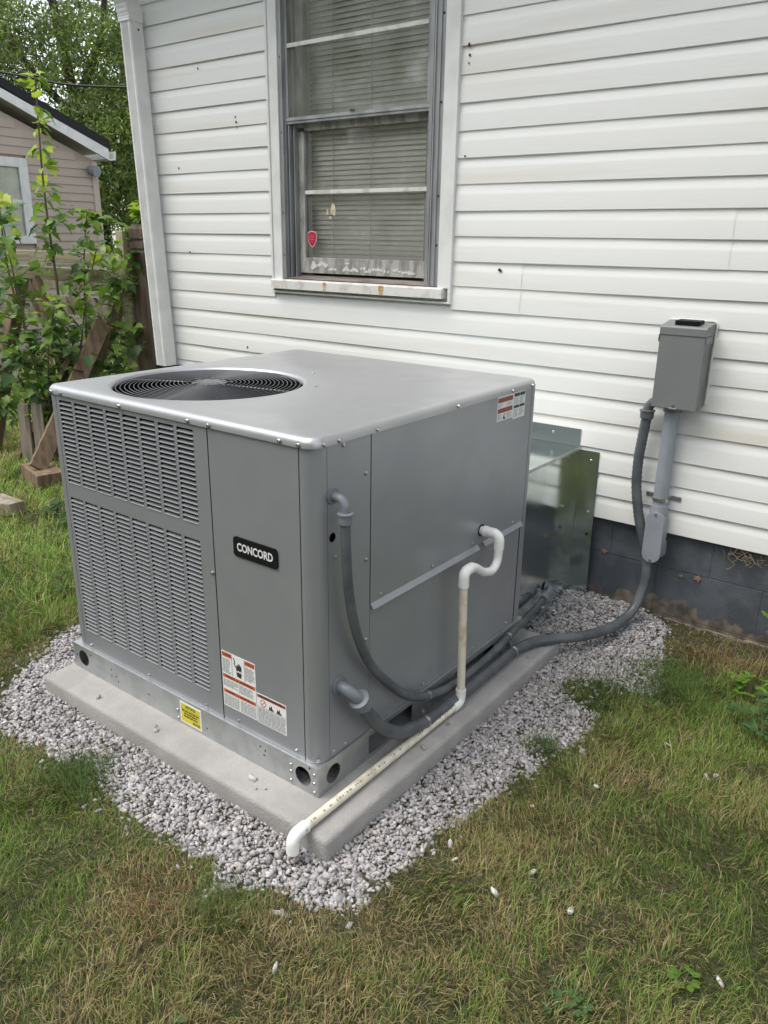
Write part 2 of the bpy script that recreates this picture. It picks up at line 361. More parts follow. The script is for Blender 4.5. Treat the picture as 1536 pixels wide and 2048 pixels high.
# ================================================================== WHITE HOUSE
house = empty('white_house', (-1.0, 0.5, 0), 'white vinyl sided house wall with dark painted block foundation behind the grey unit', 'house')
SZ = [2.5444, 2.4428, 2.3389, 2.2334, 2.1315, 2.028, 1.9258, 1.8231, 1.7224, 1.6192, 1.5177, 1.4157, 1.3141, 1.2124, 1.1107, 1.0129, 0.9117, 0.8143, 0.7053, 0.6055, 0.511, 0.4125]
SZ = [2.5444 + 0.1025 * k for k in (4, 3, 2, 1)] + SZ
WX0, WX1, WZ0, WZ1 = -1.800, -0.726, 1.258, 2.74      # window hole in the siding
HX0, HX1 = -2.74, 3.6
def course_profile(z0, z1):
    e = z1 - z0
    return [(0.0090, z0 + 0.003), (0.0018, z0), (0.0, z0 + 0.0015), (0.0003, z0 + 0.01), (0.0010, z0 + 0.60 * e), (0.0020, z0 + 0.66 * e), (0.0038, z0 + 0.73 * e),
            (0.0056, z0 + 0.81 * e), (0.0068, z0 + 0.90 * e), (0.0073, z0 + 1.0 * e), (0.0075, z0 + e + 0.014)]
def course(z0, z1, xa, xb, dy=0.0):
    pr = course_profile(z0, z1); n = len(pr); segs = max(1, int((xb - xa) / 0.35))
    mb = MB(); vs = []
    for i in range(segs + 1):
        x = xa + (xb - xa) * i / segs
        w = (math.sin(x * 2.3 + z0 * 31) + math.sin(x * 5.1 + z0 * 17)) * 0.0008
        wz = math.sin(x * 1.9 + z0 * 23) * 0.0008
        vs += [(x, y + w + dy, z + wz) for y, z in pr]
    fs = [(i * n + k, (i + 1) * n + k, (i + 1) * n + k + 1, i * n + k + 1) for i in range(segs) for k in range(n - 1)]
    mb.add(vs, fs)
    return mb
siding = MB().box(HX0, HX1, 0.0175, 0.03, 0.42, 3.05)
wall = MB()
for (x0, x1, z0, z1) in [(HX0 + .09, WX0 + .03, 0.43, 3.05), (WX1 - .03, HX1, 0.43, 3.05), (WX0 + .03, WX1 - .03, 0.43, WZ0 + .01), (WX0 + .03, WX1 - .03, WZ1, 3.05)]:
    wall.box(x0, x1, 0.0175, 0.14, z0, z1)
wall.box(HX0 + .09, HX0 + .2, 0.1402, 7.0, 0.43, 3.05)
wall_o = wall.build('wall', 'vinyl', house)
JOINTS = {14: 0.417, 15: 0.417, 16: -0.386, 17: -0.386, 8: 1.3, 9: 1.3, 20: 1.0, 21: 1.0}
for k in range(len(SZ)):
    z0 = SZ[k]; z1 = SZ[k - 1] if k else z0 + 0.1025
    lo, hi = z0, z1
    spans = [(HX0, HX1)]
    if hi > WZ0 + 0.005 and lo < WZ1 - 0.01:
        if lo < WZ0 - 0.02: pass
        spans = [(HX0, WX0), (WX1, HX1)] if lo > WZ0 - 0.05 else [(HX0, HX1)]
    HL = HX0 + 0.012 + 0.045 * (1.72 - z0)
    spans = [(HL if a_ == HX0 else a_, b_) for a_, b_ in spans]
    for (xa, xb) in spans:
        cuts = [xa, xb]
        j = JOINTS.get(k)
        if j and xa < j < xb: cuts = [xa, j, xb]
        for q in range(len(cuts) - 1):
            o = course(z0, z1, cuts[q] - (0.012 if q else 0), cuts[q + 1], dy=0.0016 if q else 0.0).build('siding_plank', 'vinyl', wall_o, smooth=True, auto=0.9)
# eave above the frame
ev = MB().box(HX0 - .35, HX1, -0.38, 0.14, 3.05, 3.07).build('soffit', 'trim', house)
MB().box(HX0 - .35, HX1, -0.40, -0.38, 3.03, 3.22).build('fascia', 'trim', house)
MB().prism([(-0.50, 3.20), (-0.49, 3.08), (-0.46, 3.06), (-0.402, 3.06), (-0.402, 3.075), (-0.455, 3.075), (-0.475, 3.09), (-0.485, 3.20)], 'x', HX0 - .35, HX1).build('gutter', 'trim', house)
MB().prism([(-0.47, 3.225), (3.5, 4.8), (3.5, 4.88), (-0.47, 3.29)], 'x', HX0 - .4, HX1).build('roof', 'shingle', house)
# foundation blocks
fnd = MB().box(HX0 + 0.04, HX1, 0.0357, 0.20, -0.25, 0.44).build('foundation', 'block', house)
rows = [(0.254, 0.455), (0.049, 0.250), (-0.155, 0.045)]
for r, (za, zb) in enumerate(rows):
    off = 0.105 + (0.2 if r % 2 else 0.0)
    kx = int((HX0 - off) / 0.406) - 1
    while off + kx * 0.406 < HX1:
        xa = max(off + kx * 0.406 + 0.002, HX0 + 0.045); xb = min(off + (kx + 1) * 0.406 - 0.002, HX1 - .01); kx += 1
        if xb - xa < 0.03 or xa > 2.2: continue
        dy = random.uniform(-0.001, 0.001)
        MB().box(xa, xb, 0.034 + dy * .5, 0.0356, za + random.uniform(0, .002), zb).build('block', 'block', fnd, bevel=0.0012, bseg=2)
ft = MB(); fr_ = random.Random(9); NXF, NYF = 70, 7
for i in range(NXF + 1):
    x = .18 + i * 1.5 / NXF
    wdt = .045 + .03 * math.sin(x * 5.3 + 1) + .02 * math.sin(x * 13)
    for j in range(NYF + 1):
        t = j / NYF
        ft.v.append((x, .033 - t * (.03 + wdt), .038 * (1 - t ** 1.6) - .02 * t + fr_.uniform(-.005, .005) + .004 * math.sin(x * 9 + t * 5)))
ft.f += [(i * (NYF + 1) + j, (i + 1) * (NYF + 1) + j, (i + 1) * (NYF + 1) + j + 1, i * (NYF + 1) + j + 1) for i in range(NXF) for j in range(NYF)]
ft.build('footing', 'footing', house, smooth=True)
# loose specks and stains on siding
def patch(name, cx, cz, pts, y, m, parent, **t):
    return MB().prism([(cx + a, cz + b) for a, b in pts], 'y', y, y + 0.0012).build(name, m, parent, **t)
for (x, z, r) in [(-2.039, 2.07, .006), (-2.035, 2.045, .007), (-2.03, 2.02, .004), (-0.491, 1.388, .010), (-0.482, 1.384, .007), (-2.021, 0.934, .007), (-0.685, 2.235, .008), (-0.68, 2.2, .006), (-0.683, 2.17, .004), (-0.682, 1.83, .005),
                  (-2.5, 1.85, .006), (-2.45, 1.42, .007), (0.66, 0.81, .006), (-2.3, 2.31, .006)]:
    pts = [(math.cos(a) * r * random.uniform(.5, 1.2), math.sin(a) * r * random.uniform(.5, 1.2)) for a in [i * math.pi / 3.5 for i in range(7)]]
    patch('dirt_speck', x, z, pts, -0.0018, 'dirt', wall_o)

# ------------------------------------------------------------------ window (part of the house)
win = MB()
# casing boards with J-channel outside
cas = MB()
cas.box(-1.806, -1.792, -0.016, 0.0175, 1.245, 2.80); cas.box(-0.734, -0.720, -0.016, 0.0175, 1.245, 2.80)
cas.box(-1.806, -0.720, -0.016, 0.0175, 1.236, 1.2449)
cas.box(-1.806, -0.720, -0.016, 0.0175, 2.80, 2.815)
window = cas.build('window', 'trim', house, bevel=0.002)
MB().box(-1.7915, -1.733, -0.010, 0.03, 1.300, 2.7995).build('casing', 'trim', window, bevel=0.003)
MB().box(-0.793, -0.7345, -0.010, 0.03, 1.300, 2.7995).build('casing', 'trim', window, bevel=0.003)
MB().box(-1.7325, -0.7935, -0.010, 0.03, 2.73, 2.7995).build('head_casing', 'trim', window, bevel=0.003)
sill = MB().prism([(-0.036, 1.258), (-0.036, 1.297), (-0.028, 1.302), (0.0, 1.306), (0.02, 1.306), (0.02, 1.258)], 'x', -1.7915, -0.752).build('sill', 'trim_dirty', window)
MB().prism([(0.0, 1.3065), (-0.012, 1.3085), (0.05, 1.322), (0.13, 1.332), (0.13, 1.30), (0.021, 1.2995)], 'x', -1.733, -0.793).build('sill_board', 'baresill', window)
for x, w in ((-1.43, .012), (-1.085, .016)):
    pts = [(-w, .022), (-w * .4, .028), (w * .7, .027), (w, .02), (w * .6, -.012), (w * .25, -.02), (0, -.006), (-w * .4, -.02), (-w * .7, .0)]
    patch('rust_stain', x, 1.272, pts, -0.0376, 'rust', sill)
# storm window frame: stepped jambs
def jamb(xs, ys, zs=(1.308, 2.73)):
    """folded strip profile in (x,y)"""
    m = MB(); n = len(xs)
    vs = [(x, y, zs[0]) for x, y in zip(xs, ys)] + [(x, y, zs[1]) for x, y in zip(xs, ys)]
    m.add(vs, [(i, i + 1, n + i + 1, n + i) for i in range(n - 1)]); return m
jl = [(-1.735, -.004), (-1.712, -.004), (-1.712, -.010), (-1.705, -.010), (-1.705, .004), (-1.698, .004), (-1.698, .030), (-1.690, .030), (-1.690, .010), (-1.684, .010), (-1.684, .045), (-1.672, .045), (-1.672, .026), (-1.666, .026), (-1.666, .075), (-1.60, .075)]
jamb(*zip(*jl)).build('storm_jamb', 'storm', window)
jr = [(-0.79, -.004), (-0.812, -.004), (-0.812, -.010), (-0.818, -.010), (-0.818, -.003), (-0.838, -.003), (-0.838, -.009), (-0.844, -.009), (-0.844, .004), (-0.850, .004), (-0.850, -.004), (-0.868, -.004), (-0.868, .075), (-0.93, .075)]
jamb(*zip(*jr)).build('storm_jamb', 'storm', window)
for z in (1.42, 1.62, 1.98, 2.3, 2.6):
    MB().disc((-1.718, -0.004, z), (0, -1, 0), 0.005, 0.002, 8).build('screw', 'dirt', window)
    MB().disc((-0.806, -0.004, z + .06), (0, -1, 0), 0.005, 0.002, 8).build('screw', 'dirt', window)
# upper storm sash (aluminium)
st = MB().box(-1.697, -0.869, 0.006, 0.020, 2.014, 2.042); st.box(-1.697, -0.869, 0.002, 0.0055, 2.026, 2.034)
sto = st.build('storm_sash', 'storm', window, bevel=0.0015)
MB().box(-1.697, -1.683, 0.006, 0.020, 2.0425, 2.73).build('sash_stile', 'storm', window, bevel=0.0015)
MB().box(-0.885, -0.8695, 0.006, 0.020, 2.0425, 2.73).build('sash_stile', 'storm', window, bevel=0.0015)
MB().box(-1.6825, -0.8855, 0.012, 0.0145, 2.043, 2.73).build('pane', 'glass', window)
MB().box(-1.30, -1.275, 0.000, 0.0055, 2.043, 2.05).build('sash_latch', 'dirt', window)
# upper wooden sash
u = MB().box(-1.665, -1.618, 0.045, 0.078, 2.0, 2.73); u.box(-0.90, -0.869, 0.045, 0.078, 2.0, 2.73); u.box(-1.6178, -0.9002, 0.045, 0.078, 1.985, 2.02)
u.build('upper_sash', 'sash', window, bevel=0.002)
MB().box(-1.6825, -0.8855, 0.004, 0.0115, 2.334, 2.352).build('storm_bar', 'trim_dirty', window, bevel=0.002)
MB().box(-1.6178, -0.9002, 0.060, 0.063, 2.375, 2.73).build('pane', 'glass_clear', window)
MB().box(-1.6178, -0.9002, 0.060, 0.063, 2.0202, 2.3748).build('pane', 'glass_clear', window)
# lower wooden sash
u = MB().box(-1.665, -1.629, 0.052, 0.086, 1.336, 1.9845); u.box(-0.898, -0.869, 0.052, 0.086, 1.336, 1.9845)
u.box(-1.6288, -0.8982, 0.052, 0.086, 1.336, 1.410)
ls = u.build('lower_sash', 'sash', window, bevel=0.002)
MB().box(-1.6288, -0.8982, 0.054, 0.084, 1.704, 1.722).build('muntin', 'trim_dirty', window, bevel=0.002)
MB().box(-1.6288, -0.8982, 0.066, 0.069, 1.7222, 1.9845).build('pane', 'glass', window)
MB().box(-1.6288, -0.8982, 0.066, 0.069, 1.4102, 1.7038).build('pane', 'glass', window)
# peeling paint flakes on the bottom rail
pk = MB(); rr = random.Random(3)
def blob(cx, cz, w, h, n=9):
    return [(cx + math.cos(2 * math.pi * i / n) * w * rr.uniform(.55, 1.1), cz + math.sin(2 * math.pi * i / n) * h * rr.uniform(.5, 1.1)) for i in range(n)]
px = -1.56
for k in range(34):
    x = -1.56 + k * 0.018 + rr.uniform(-.006, .006); z = 1.36 + rr.uniform(-.006, .010) + (0.02 * math.exp(-((k - 2) / 2.0) ** 2))
    if rr.random() < 0.85: pk.prism(blob(x, z, rr.uniform(.008, .017), rr.uniform(.006, .012)), 'y', 0.0507 - k * 1e-5, 0.0517)
pk.prism(blob(-1.575, 1.372, .026, .022, 12), 'y', 0.0500, 0.0512); pk.prism(blob(-1.36, 1.388, .02, .006), 'y', 0.0500, 0.0512)
pk.build('peeling_paint', 'peel', window)
# tape residue and shield sticker on the lower pane
tp = MB(); tp.prism(blob(-1.455, 1.632, .020, .030, 11), 'y', 0.0648, 0.0655); tp.prism(blob(-1.475, 1.598, .013, .008, 7), 'y', 0.0640, 0.0646); tp.prism(blob(-1.49, 1.622, .007, .02, 7), 'y', 0.0632, 0.0638)
tp.build('tape_residue', 'tapes', window)
shield = [(-.029, .028), (-.015, .031), (0, .035), (.015, .031), (.029, .028), (.030, .0), (.026, -.018), (.014, -.034), (0, -.045), (-.014, -.034), (-.026, -.018), (-.030, .0)]
sx, sz_ = -1.594, 1.502
stk = MB().prism([(sx + a, sz_ + b) for a, b in shield], 'y', 0.0640, 0.0652).build('shield_sticker', 'pink', window, label='small red shield sticker with pale border')
MB().prism([(sx + a * .87, sz_ + b * .87) for a, b in shield], 'y', 0.0630, 0.0639).build('sticker_face', 'red', window)
pr = MB()
for z, w, h in ((.016, .018, .0022), (.0065, .017, .006), (-.006, .017, .006), (-.017, .010, .003)):
    for q in range(5):
        a = -w + q * 2 * w / 5; pr.box(sx + a, sx + a + 2 * w / 5 * rr.uniform(.5, .85), 0.0622, 0.0629, sz_ + z - h / 2, sz_ + z + h / 2)
pr.build('sticker_print', 'redprint', window)

# venetian blind hanging inside
blind = empty('venetian_blind', (-1.26, 0.12, 1.38), 'drawn beige venetian blind with cords behind the dusty window', 'blind')
MB().box(-1.66, -0.875, 0.155, 0.165, 1.2, 2.95).build('backing_darkness', 'dark', blind) if False else None
slm = MB()
n = 6; prf = []
for i in range(n):
    t = i / (n - 1) - .5                         # across the crowned strip, outer edge low
    prf.append((0.0105 * t - .0020 * (1 - 4 * t * t), .0232 * t + .0010 * (1 - 4 * t * t)))
for dy_ in (0, .0006):
    slm.add([(-0.375, y + dy_, z) for y, z in prf] + [(0.375, y + dy_, z) for y, z in prf], [(i, i + 1, n + i + 1, n + i) for i in range(n - 1)])
sl_me = slm.mesh('slat', MAT['blind'], smooth=True)
for k in range(62):
    z = 1.375 + k * 0.0225
    inst('slat', sl_me, blind, Matrix.Translation((-1.258, 0.118 + random.uniform(-.001, .001), z)) @ Matrix.Rotation(random.uniform(-.003, .003), 4, 'Y') @ Matrix.Rotation(random.uniform(-.10, .10), 4, 'X'))
for x in (-1.49, -1.26, -0.93):
    MB().tube([(x, 0.104, 1.36), (x + .004, 0.104, 2.78)], 0.0018, 6).build('cord', 'cordm', blind)
MB().box(-1.633, -0.883, 0.106, 0.130, 1.343, 1.357).build('bottom_rail', 'blind', blind)
MB().box(-1.70, -0.83, 0.170, 0.180, 1.2, 2.95).build('dark_room_sheet', 'dark', blind)  # black sheet standing in for the unlit room behind the blind

# ================================================================== DOWNSPOUT
dsp = empty('downspout', (-2.66, -0.05, 0), 'white corrugated metal downspout strapped to the house corner beside the window', 'downspout')
DX0, DX1, DY0, DY1 = -2.742, -2.655, -0.100, -0.020
def dsp_section():
    p = []
    # front face with ribs, left side with ribs
    p.append((DX1, DY1)); p.append((DX1, DY0 + .006)); p.append((DX1 - .006, DY0))
    k = 9
    for i in range(k):
        x = DX1 - .012 - i * (DX1 - DX0 - .024) / (k - 1)
        p += [(x + .0034, DY0), (x + .001, DY0 + .005), (x - .001, DY0 + .005), (x - .0034, DY0)] if 0 < i < k - 1 else []
    p.append((DX0 + .006, DY0)); p.append((DX0, DY0 + .006)); p.append((DX0, DY1))
    return p
sec = dsp_section()
# the pipe and the house corner stand slightly off plumb
def lean(z): return 0.045 * (1.72 - z)
def dsp_ring(z): return [(x + lean(z), y, z) for x, y in sec]
pm = MB(); zs_ = [0.70, 1.2, 1.7, 2.2, 2.565]; nn = len(sec)
for z in zs_: pm.v += dsp_ring(z)
for i in range(len(zs_) - 1):
    pm.f += [(i * nn + k, i * nn + (k + 1) % nn, (i + 1) * nn + (k + 1) % nn, (i + 1) * nn + k) for k in range(nn)]
pm.build('pipe', 'trim', dsp)
MB().box(DX0 + .044, DX1 + .048, DY0 - .002, DY1 + .002, 0.15, 0.6985).build('lower_pipe', 'trim', dsp, bevel=0.006)
elb = smooth_path([(-2.736, -0.06, 2.555), (-2.738, -0.062, 2.60), (-2.740, -0.09, 2.68), (-2.742, -0.20, 2.80), (-2.745, -0.36, 2.95), (-2.745, -0.435, 3.05)], 6)
em = MB(); hw, hd = .0465, .043
for i, p in enumerate(elb):
    t = (elb[min(i + 1, len(elb) - 1)] - elb[max(i - 1, 0)]).normalized(); nrm = Vector((0, -t.z, t.y)); s_ = 1.0 + (0.03 if i % 2 else 0)
    em.v += [tuple(p + Vector((-hw * s_, 0, 0)) + nrm * -hd * s_), tuple(p + Vector((hw * s_, 0, 0)) + nrm * -hd * s_), tuple(p + Vector((hw * s_, 0, 0)) + nrm * hd * s_), tuple(p + Vector((-hw * s_, 0, 0)) + nrm * hd * s_)]
em.f += [(i * 4 + k, i * 4 + (k + 1) % 4, i * 4 + 4 + (k + 1) % 4, i * 4 + 4 + k) for i in range(len(elb) - 1) for k in range(4)]
em.build('elbow', 'trim', dsp)
DX0 += .043; DX1 += .043
sb = MB().box(DX0 - .003, DX1 + .003, DY0 - .0045, DY0 - .0022, 0.755, 0.782); sb.box(DX1 + .0025, DX1 + .0045, DY0 - .0045, -0.003, 0.755, 0.782); sb.box(DX1 + .0047, DX1 + .05, -0.005, -0.003, 0.755, 0.782)
sb.build('strap', 'black', dsp)
MB().disc((DX1 - .0785, -0.05, 2.52), (1, 0, 0), .006, .002, 8).build('rivet', 'dirt', dsp)

# ================================================================== CONCRETE PAD
MB().box(PAD[0], PAD[1], PAD[2], PAD[3], -0.06, 0.058).build('concrete_pad', 'concrete', None, bevel=0.015, bseg=3, smooth=True, auto=1.2,
    label='low grey concrete equipment pad under the air conditioner, edged by gravel', cat='concrete pad')

# ================================================================== AIR CONDITIONER
BX0, BX1, BY0, BY1 = -1.150, 0.0, -1.7124, -0.545      # base rail
CX0, CX1, CY0, CY1 = -1.120, -0.007, -1.703, -0.560    # cabinet
ZB, ZT, ZC, ZTOP = 0.0585, 0.150, 1.036, 1.060
ac = empty('air_conditioner', (-0.57, -1.13, 0.058), 'large grey packaged air conditioner with louvred front and round top fan', 'air conditioner')
# ---- base rails
def plate(mb, axis, pos, th, u0, u1, z0, z1, rects=(), circs=()):
    """vertical plate in plane axis=pos with openings; rects (ua,ub,za,zb); circs (u,z,r)"""
    cells = []
    bl = sorted([(a, b, za, zb, None) for a, b, za, zb in rects] + [(u - r * 1.15, u + r * 1.15, z - r * 1.15, z + r * 1.15, (u, z, r)) for u, z, r in circs])
    cur = u0
    def bx(a, b, c, d):
        if b - a < 1e-5 or d - c < 1e-5: return
        if axis == 'y': mb.box(a, b, pos, pos + th, c, d)
        else: mb.box(pos - th, pos, a, b, c, d)
    for a, b, za, zb, ci in bl:
        bx(cur, a, z0, z1); bx(a, b, z0, za); bx(a, b, zb, z1); cur = b
        if ci:
            N = 24; uc, zc, r = ci; vs = []; fs = []
            for k in range(N):
                t = 2 * math.pi * k / N; c, s = math.cos(t), math.sin(t); q = (b - a) / 2 / max(abs(c), abs(s))
                for (uu, zz) in ((uc + r * c, zc + r * s), (uc + q * c, zc + q * s)):
                    for d in (0, th):
                        vs.append((uu, pos + d, zz) if axis == 'y' else (pos - d, uu, zz))
            for k in range(N):
                i = k * 4; j = ((k + 1) % N) * 4
                fs += [(i, j, j + 2, i + 2), (i + 1, i + 3, j + 3, j + 1), (i, i + 1, j + 1, j)]
            mb.add(vs, fs)
    bx(cur, u1, z0, z1)
base = MB(); plate(base, 'y', BY0, 0.002, BX0, BX1 - .0025, ZB, ZT, circs=[(-1.091, 0.105, 0.029), (-0.055, 0.105, 0.029)])
base.box(BX0 + .001, BX1 - .003, BY0 + .0021, -1.68, ZT - .002, ZT)
base_o = base.build('base_rail', 'galv', ac)
bs = MB(); plate(bs, 'x', BX1, 0.002, BY0 + .0005, BY1, ZB, ZT - .0005, rects=[(-1.49, -1.27, 0.072, 0.134), (-1.02, -0.76, 0.072, 0.128)], circs=[(-1.648, 0.102, 0.029)])
bs.box(-0.04, -0.0021, BY0 + .004, BY1, ZT - .003, ZT - .0006)
bs.build('base_rail', 'galv', ac)
MB().box(BX0, BX0 + .002, BY0 + .003, BY1, ZB, ZT).box(BX0 + .0021, -1.10, BY0 + .04, BY1, ZT - .002, ZT).build('base_rail', 'galv', ac)
MB().box(BX0 + .003, BX1 - .003, BY1, BY1 + .002, ZB, ZT).build('base_rail', 'galv', ac)
MB().box(BX0 + .06, BX1 - .075, BY0 + .06, BY1 - .03, ZB + .001, ZT - .004).build('drain_pan', 'dark', ac)
# ---- dark core
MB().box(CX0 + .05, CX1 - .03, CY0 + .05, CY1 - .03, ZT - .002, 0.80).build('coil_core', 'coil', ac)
# ---- screws
def hexscrew():
    m = MB(); m.tube([(0, 0, 0), (0, 0, .0012), (0, 0, .0014), (0, 0, .0045), (0, 0, .0058)], [.0085, .0085, .0062, .0062, .0045], 8); return m.mesh('screw', MAT['zinc'], smooth=False)
SCREW = hexscrew()
MX = {'y-': Matrix.Rotation(R(90), 4, 'X'), 'x+': Matrix.Rotation(R(90), 4, 'Y'), 'z+': Matrix.Identity(4)}
def screw(parent, p, d, s=0.85):
    return inst('screw', SCREW, parent, Matrix.Translation(p) @ MX[d] @ Matrix.Rotation(random.uniform(0, 3), 4, 'Z') @ Matrix.Scale(s, 4))
# ---- front: louvred panel, with eight columns of openings, in two fields
FX0, FX1 = -1.082, -0.3815
lp = MB()
Z_lo, Z_hi = ZT + .0008, ZC + .004
cols = []
c0, c1 = -1.066, -0.436; pitch = (c1 - c0) / 8.0 * 1.0
gap = 0.0135
for k in range(8): cols.append((c0 + k * (c1 - c0 + gap) / 8, c0 + k * (c1 - c0 + gap) / 8 + (c1 - c0 + gap) / 8 - gap))
LP = 0.01415
U0, U1 = 1.018 - 19 * LP, 1.018
L0, L1 = 0.701 - 34 * LP, 0.701
yF = CY0
lp.box(FX0, FX1, yF, yF + .0012, U1, Z_hi); lp.box(FX0, FX1, yF, yF + .0012, L1, U0); lp.box(FX0, FX1, yF, yF + .0012, Z_lo, L0)
edges = [FX0] + [e for c in cols for e in c] + [FX1]
for k in range(0, len(edges), 2):
    for za, zb in ((U0, U1), (L0, L1)): lp.box(edges[k], edges[k + 1], yF, yF + .0012, za, zb)
lpo = lp.build('louvred_panel', 'unit', ac)
MB().box(FX0, FX1, yF + .0122, yF + .0132, Z_lo, Z_hi).build('dark_cavity_sheet', 'dark', ac)  # black sheet painting in the dark cavity behind the louvres
wl = cols[0][1] - cols[0][0]
prof = [(.0088, .0066), (.0060, .0055), (.0032, .0043), (.0010, .0033), (-.0007, .0027), (-.0017, .0017), (-.0018, .0006), (-.0010, -.0004), (.0005, -.0004)]
lm = MB(); n = len(prof)
# lip rounds in towards both ends
xs = [(-wl / 2, .55), (-wl / 2 + .004, .9), (-wl / 2 + .010, 1.0), (wl / 2 - .010, 1.0), (wl / 2 - .004, .9), (wl / 2, .55)]
for x, s_ in xs:
    for (y, z) in prof: lm.v.append((x, y if y > 0 else y * s_, z))
lm.f += [(i * n + k, (i + 1) * n + k, (i + 1) * n + k + 1, i * n + k + 1) for i in range(len(xs) - 1) for k in range(n - 1)]
l_me = lm.mesh('louvre', MAT['louvre'], smooth=True)
slots = []
for (xa, xb) in cols:
    for r in range(19): slots.append(((xa + xb) / 2, U0 + r * LP))
    for r in range(34): slots.append(((xa + xb) / 2, L0 + r * LP))
slots.sort(key=lambda s: (s[0] - CAM[0]) ** 2 + (s[1] - CAM[2]) ** 2 + (yF - CAM[1]) ** 2)
for (x, z) in slots[:300]: inst('louvre', l_me, lpo, Matrix.Translation((x, yF, z)))
rest = MB()
for (x, z) in slots[300:]:
    rest.add([(v[0] + x, v[1] + yF, v[2] + z) for v in lm.v], lm.f)
rest.build('louvre_rows', 'louvre', lpo, smooth=True, kind='stuff')
for x in (-1.049, -0.732, -0.456): screw(lpo, (x, yF - .0001, 0.166), 'y-')
screw(lpo, (-0.391, yF - .0001, 0.618), 'y-')
# ---- front control panel
cp = MB().box(-0.3775, -0.0515, yF, yF + .0012, Z_lo, Z_hi).build('control_panel', 'unit', ac, bevel=0.0006)
for x in (-0.318, -0.087): screw(cp, (x, yF - .0001, 0.168), 'y-')
# ---- corner posts
def post(x, y, sx, sy, r, L=.048):
    """rounded vertical corner: x,y the sharp corner; sx,sy direction into the cabinet"""
    N = 10; pts = [(x + sx * L, y)]
    for i in range(N + 1):
        a = i / N * math.pi / 2
        pts.append((x + sx * (r - r * math.sin(a)), y + sy * (r - r * math.cos(a))))
    pts.append((x, y + sy * L))
    inner = [(px + sx * .0012, py + sy * .0012) for px, py in pts]
    m = MB(); k = len(pts)
    vs = [(a, b, z) for z in (Z_lo, Z_hi) for a, b in pts]
    m.add(vs, [(i, i + 1, k + i + 1, k + i) for i in range(k - 1)])
    return m
po = post(CX1, CY0, -1, 1, .036).build('corner_post', 'unit', ac, smooth=True)
post(CX0, CY0, 1, 1, .020, L=.036).build('corner_post', 'unit', ac, smooth=True)
post(CX0, CY1, 1, -1, .02).build('corner_post', 'unit', ac, smooth=True)
post(CX1, CY1, -1, -1, .012, L=.03).build('corner_post', 'unit', ac, smooth=True)
inst('screw', SCREW, po, Matrix.Translation((-0.014, -1.694, 0.163)) @ Matrix.Rotation(R(45), 4, 'Z') @ MX['y-'] @ Matrix.Scale(.85, 4))
# ---- right side panels
sp = MB(); plate(sp, 'x', CX1, 0.0012, -1.6535, -1.4835, Z_lo, Z_hi, circs=[(-1.636, 0.796, 0.0125)])
spo = sp.build('side_panel', 'unit', ac)
MB().box(CX1 - .03, CX1 - .02, -1.66, -1.50, 0.6, 0.95).build('dark_liner', 'dark', ac)
for (y, z) in ((-1.503, .934), (-1.500, .693), (-1.500, .453), (-1.5, .20), (-1.627, .741), (-1.593, 1.026), (-1.64, .168), (-1.59, .166)): screw(spo, (CX1 + .0001, y, z), 'x+', .8)
up = MB().box(CX1 - .0012, CX1, -1.4795, -0.592, 0.553, Z_hi).build('upper_access_panel', 'unit', ac, bevel=0.0006)
for (y, z) in ((-1.434, .569), (-1.176, .568), (-0.942, .571), (-0.669, .567)): screw(up, (CX1 + .0001, y, z), 'x+', .8)
for (ya, yb) in ((-1.4795, -0.906), (-0.872, -0.605)):
    MB().prism([(CX1, .554), (CX1 + .012, .540), (CX1 + .011, .5385), (CX1 - .001, .5515)], 'y', ya, yb).build('drip_ledge', 'unit', ac)
MB().box(CX1 - .006, CX1 - .004, -0.906, -0.872, .48, .56).build('notch_liner', 'dark', ac)
lw = MB().box(CX1 - .0032, CX1 - .002, -1.4795, -0.607, Z_lo, 0.551).build('lower_access_panel', 'unit', ac, bevel=0.0006)
for (y, z) in ((-1.2, .168), (-0.9, .168), (-0.66, .168)): screw(lw, (CX1 - .0019, y, z), 'x+', .8)
MB().box(CX1 - .0012, CX1, -0.6035, -0.591, Z_lo, 0.5515).build('panel_edge', 'unit', ac)
# left & back panels
MB().box(CX0, CX0 + .0012, CY0 + .037, CY1 - .05, Z_lo, Z_hi).build('left_panel', 'unit', ac)
MB().box(CX0 + .05, CX1 - .032, CY1 - .0012, CY1, Z_lo, Z_hi).build('back_panel', 'unit', ac)
# ---- top cover with round fan opening
FC = (-0.775, -1.345); FR = 0.300
TX0, TX1, TY0, TY1 = -1.1325, -0.0028, -1.7085, -0.553
def rrect_at(ang, inset, rad):
    """point where a ray from the fan centre meets the rounded rectangle"""
    x0, x1, y0, y1 = TX0 + inset, TX1 - inset, TY0 + inset, TY1 - inset
    c, s = math.cos(ang), math.sin(ang)
    t = min(((x1 if c > 0 else x0) - FC[0]) / c if abs(c) > 1e-9 else 1e9, ((y1 if s > 0 else y0) - FC[1]) / s if abs(s) > 1e-9 else 1e9)
    x, y = FC[0] + c * t, FC[1] + s * t
    for (cx, cy, qx, qy) in ((x0 + rad, y0 + rad, -1, -1), (x1 - rad, y0 + rad, 1, -1), (x1 - rad, y1 - rad, 1, 1), (x0 + rad, y1 - rad, -1, 1)):
        if (x - cx) * qx > 0 and (y - cy) * qy > 0:
            dx, dy = FC[0] - cx, FC[1] - cy; B = dx * c + dy * s; D = B * B - (dx * dx + dy * dy - rad * rad)
            if D > 0: t2 = -B + math.sqrt(D); return (FC[0] + c * t2, FC[1] + s * t2)
    return (x, y)
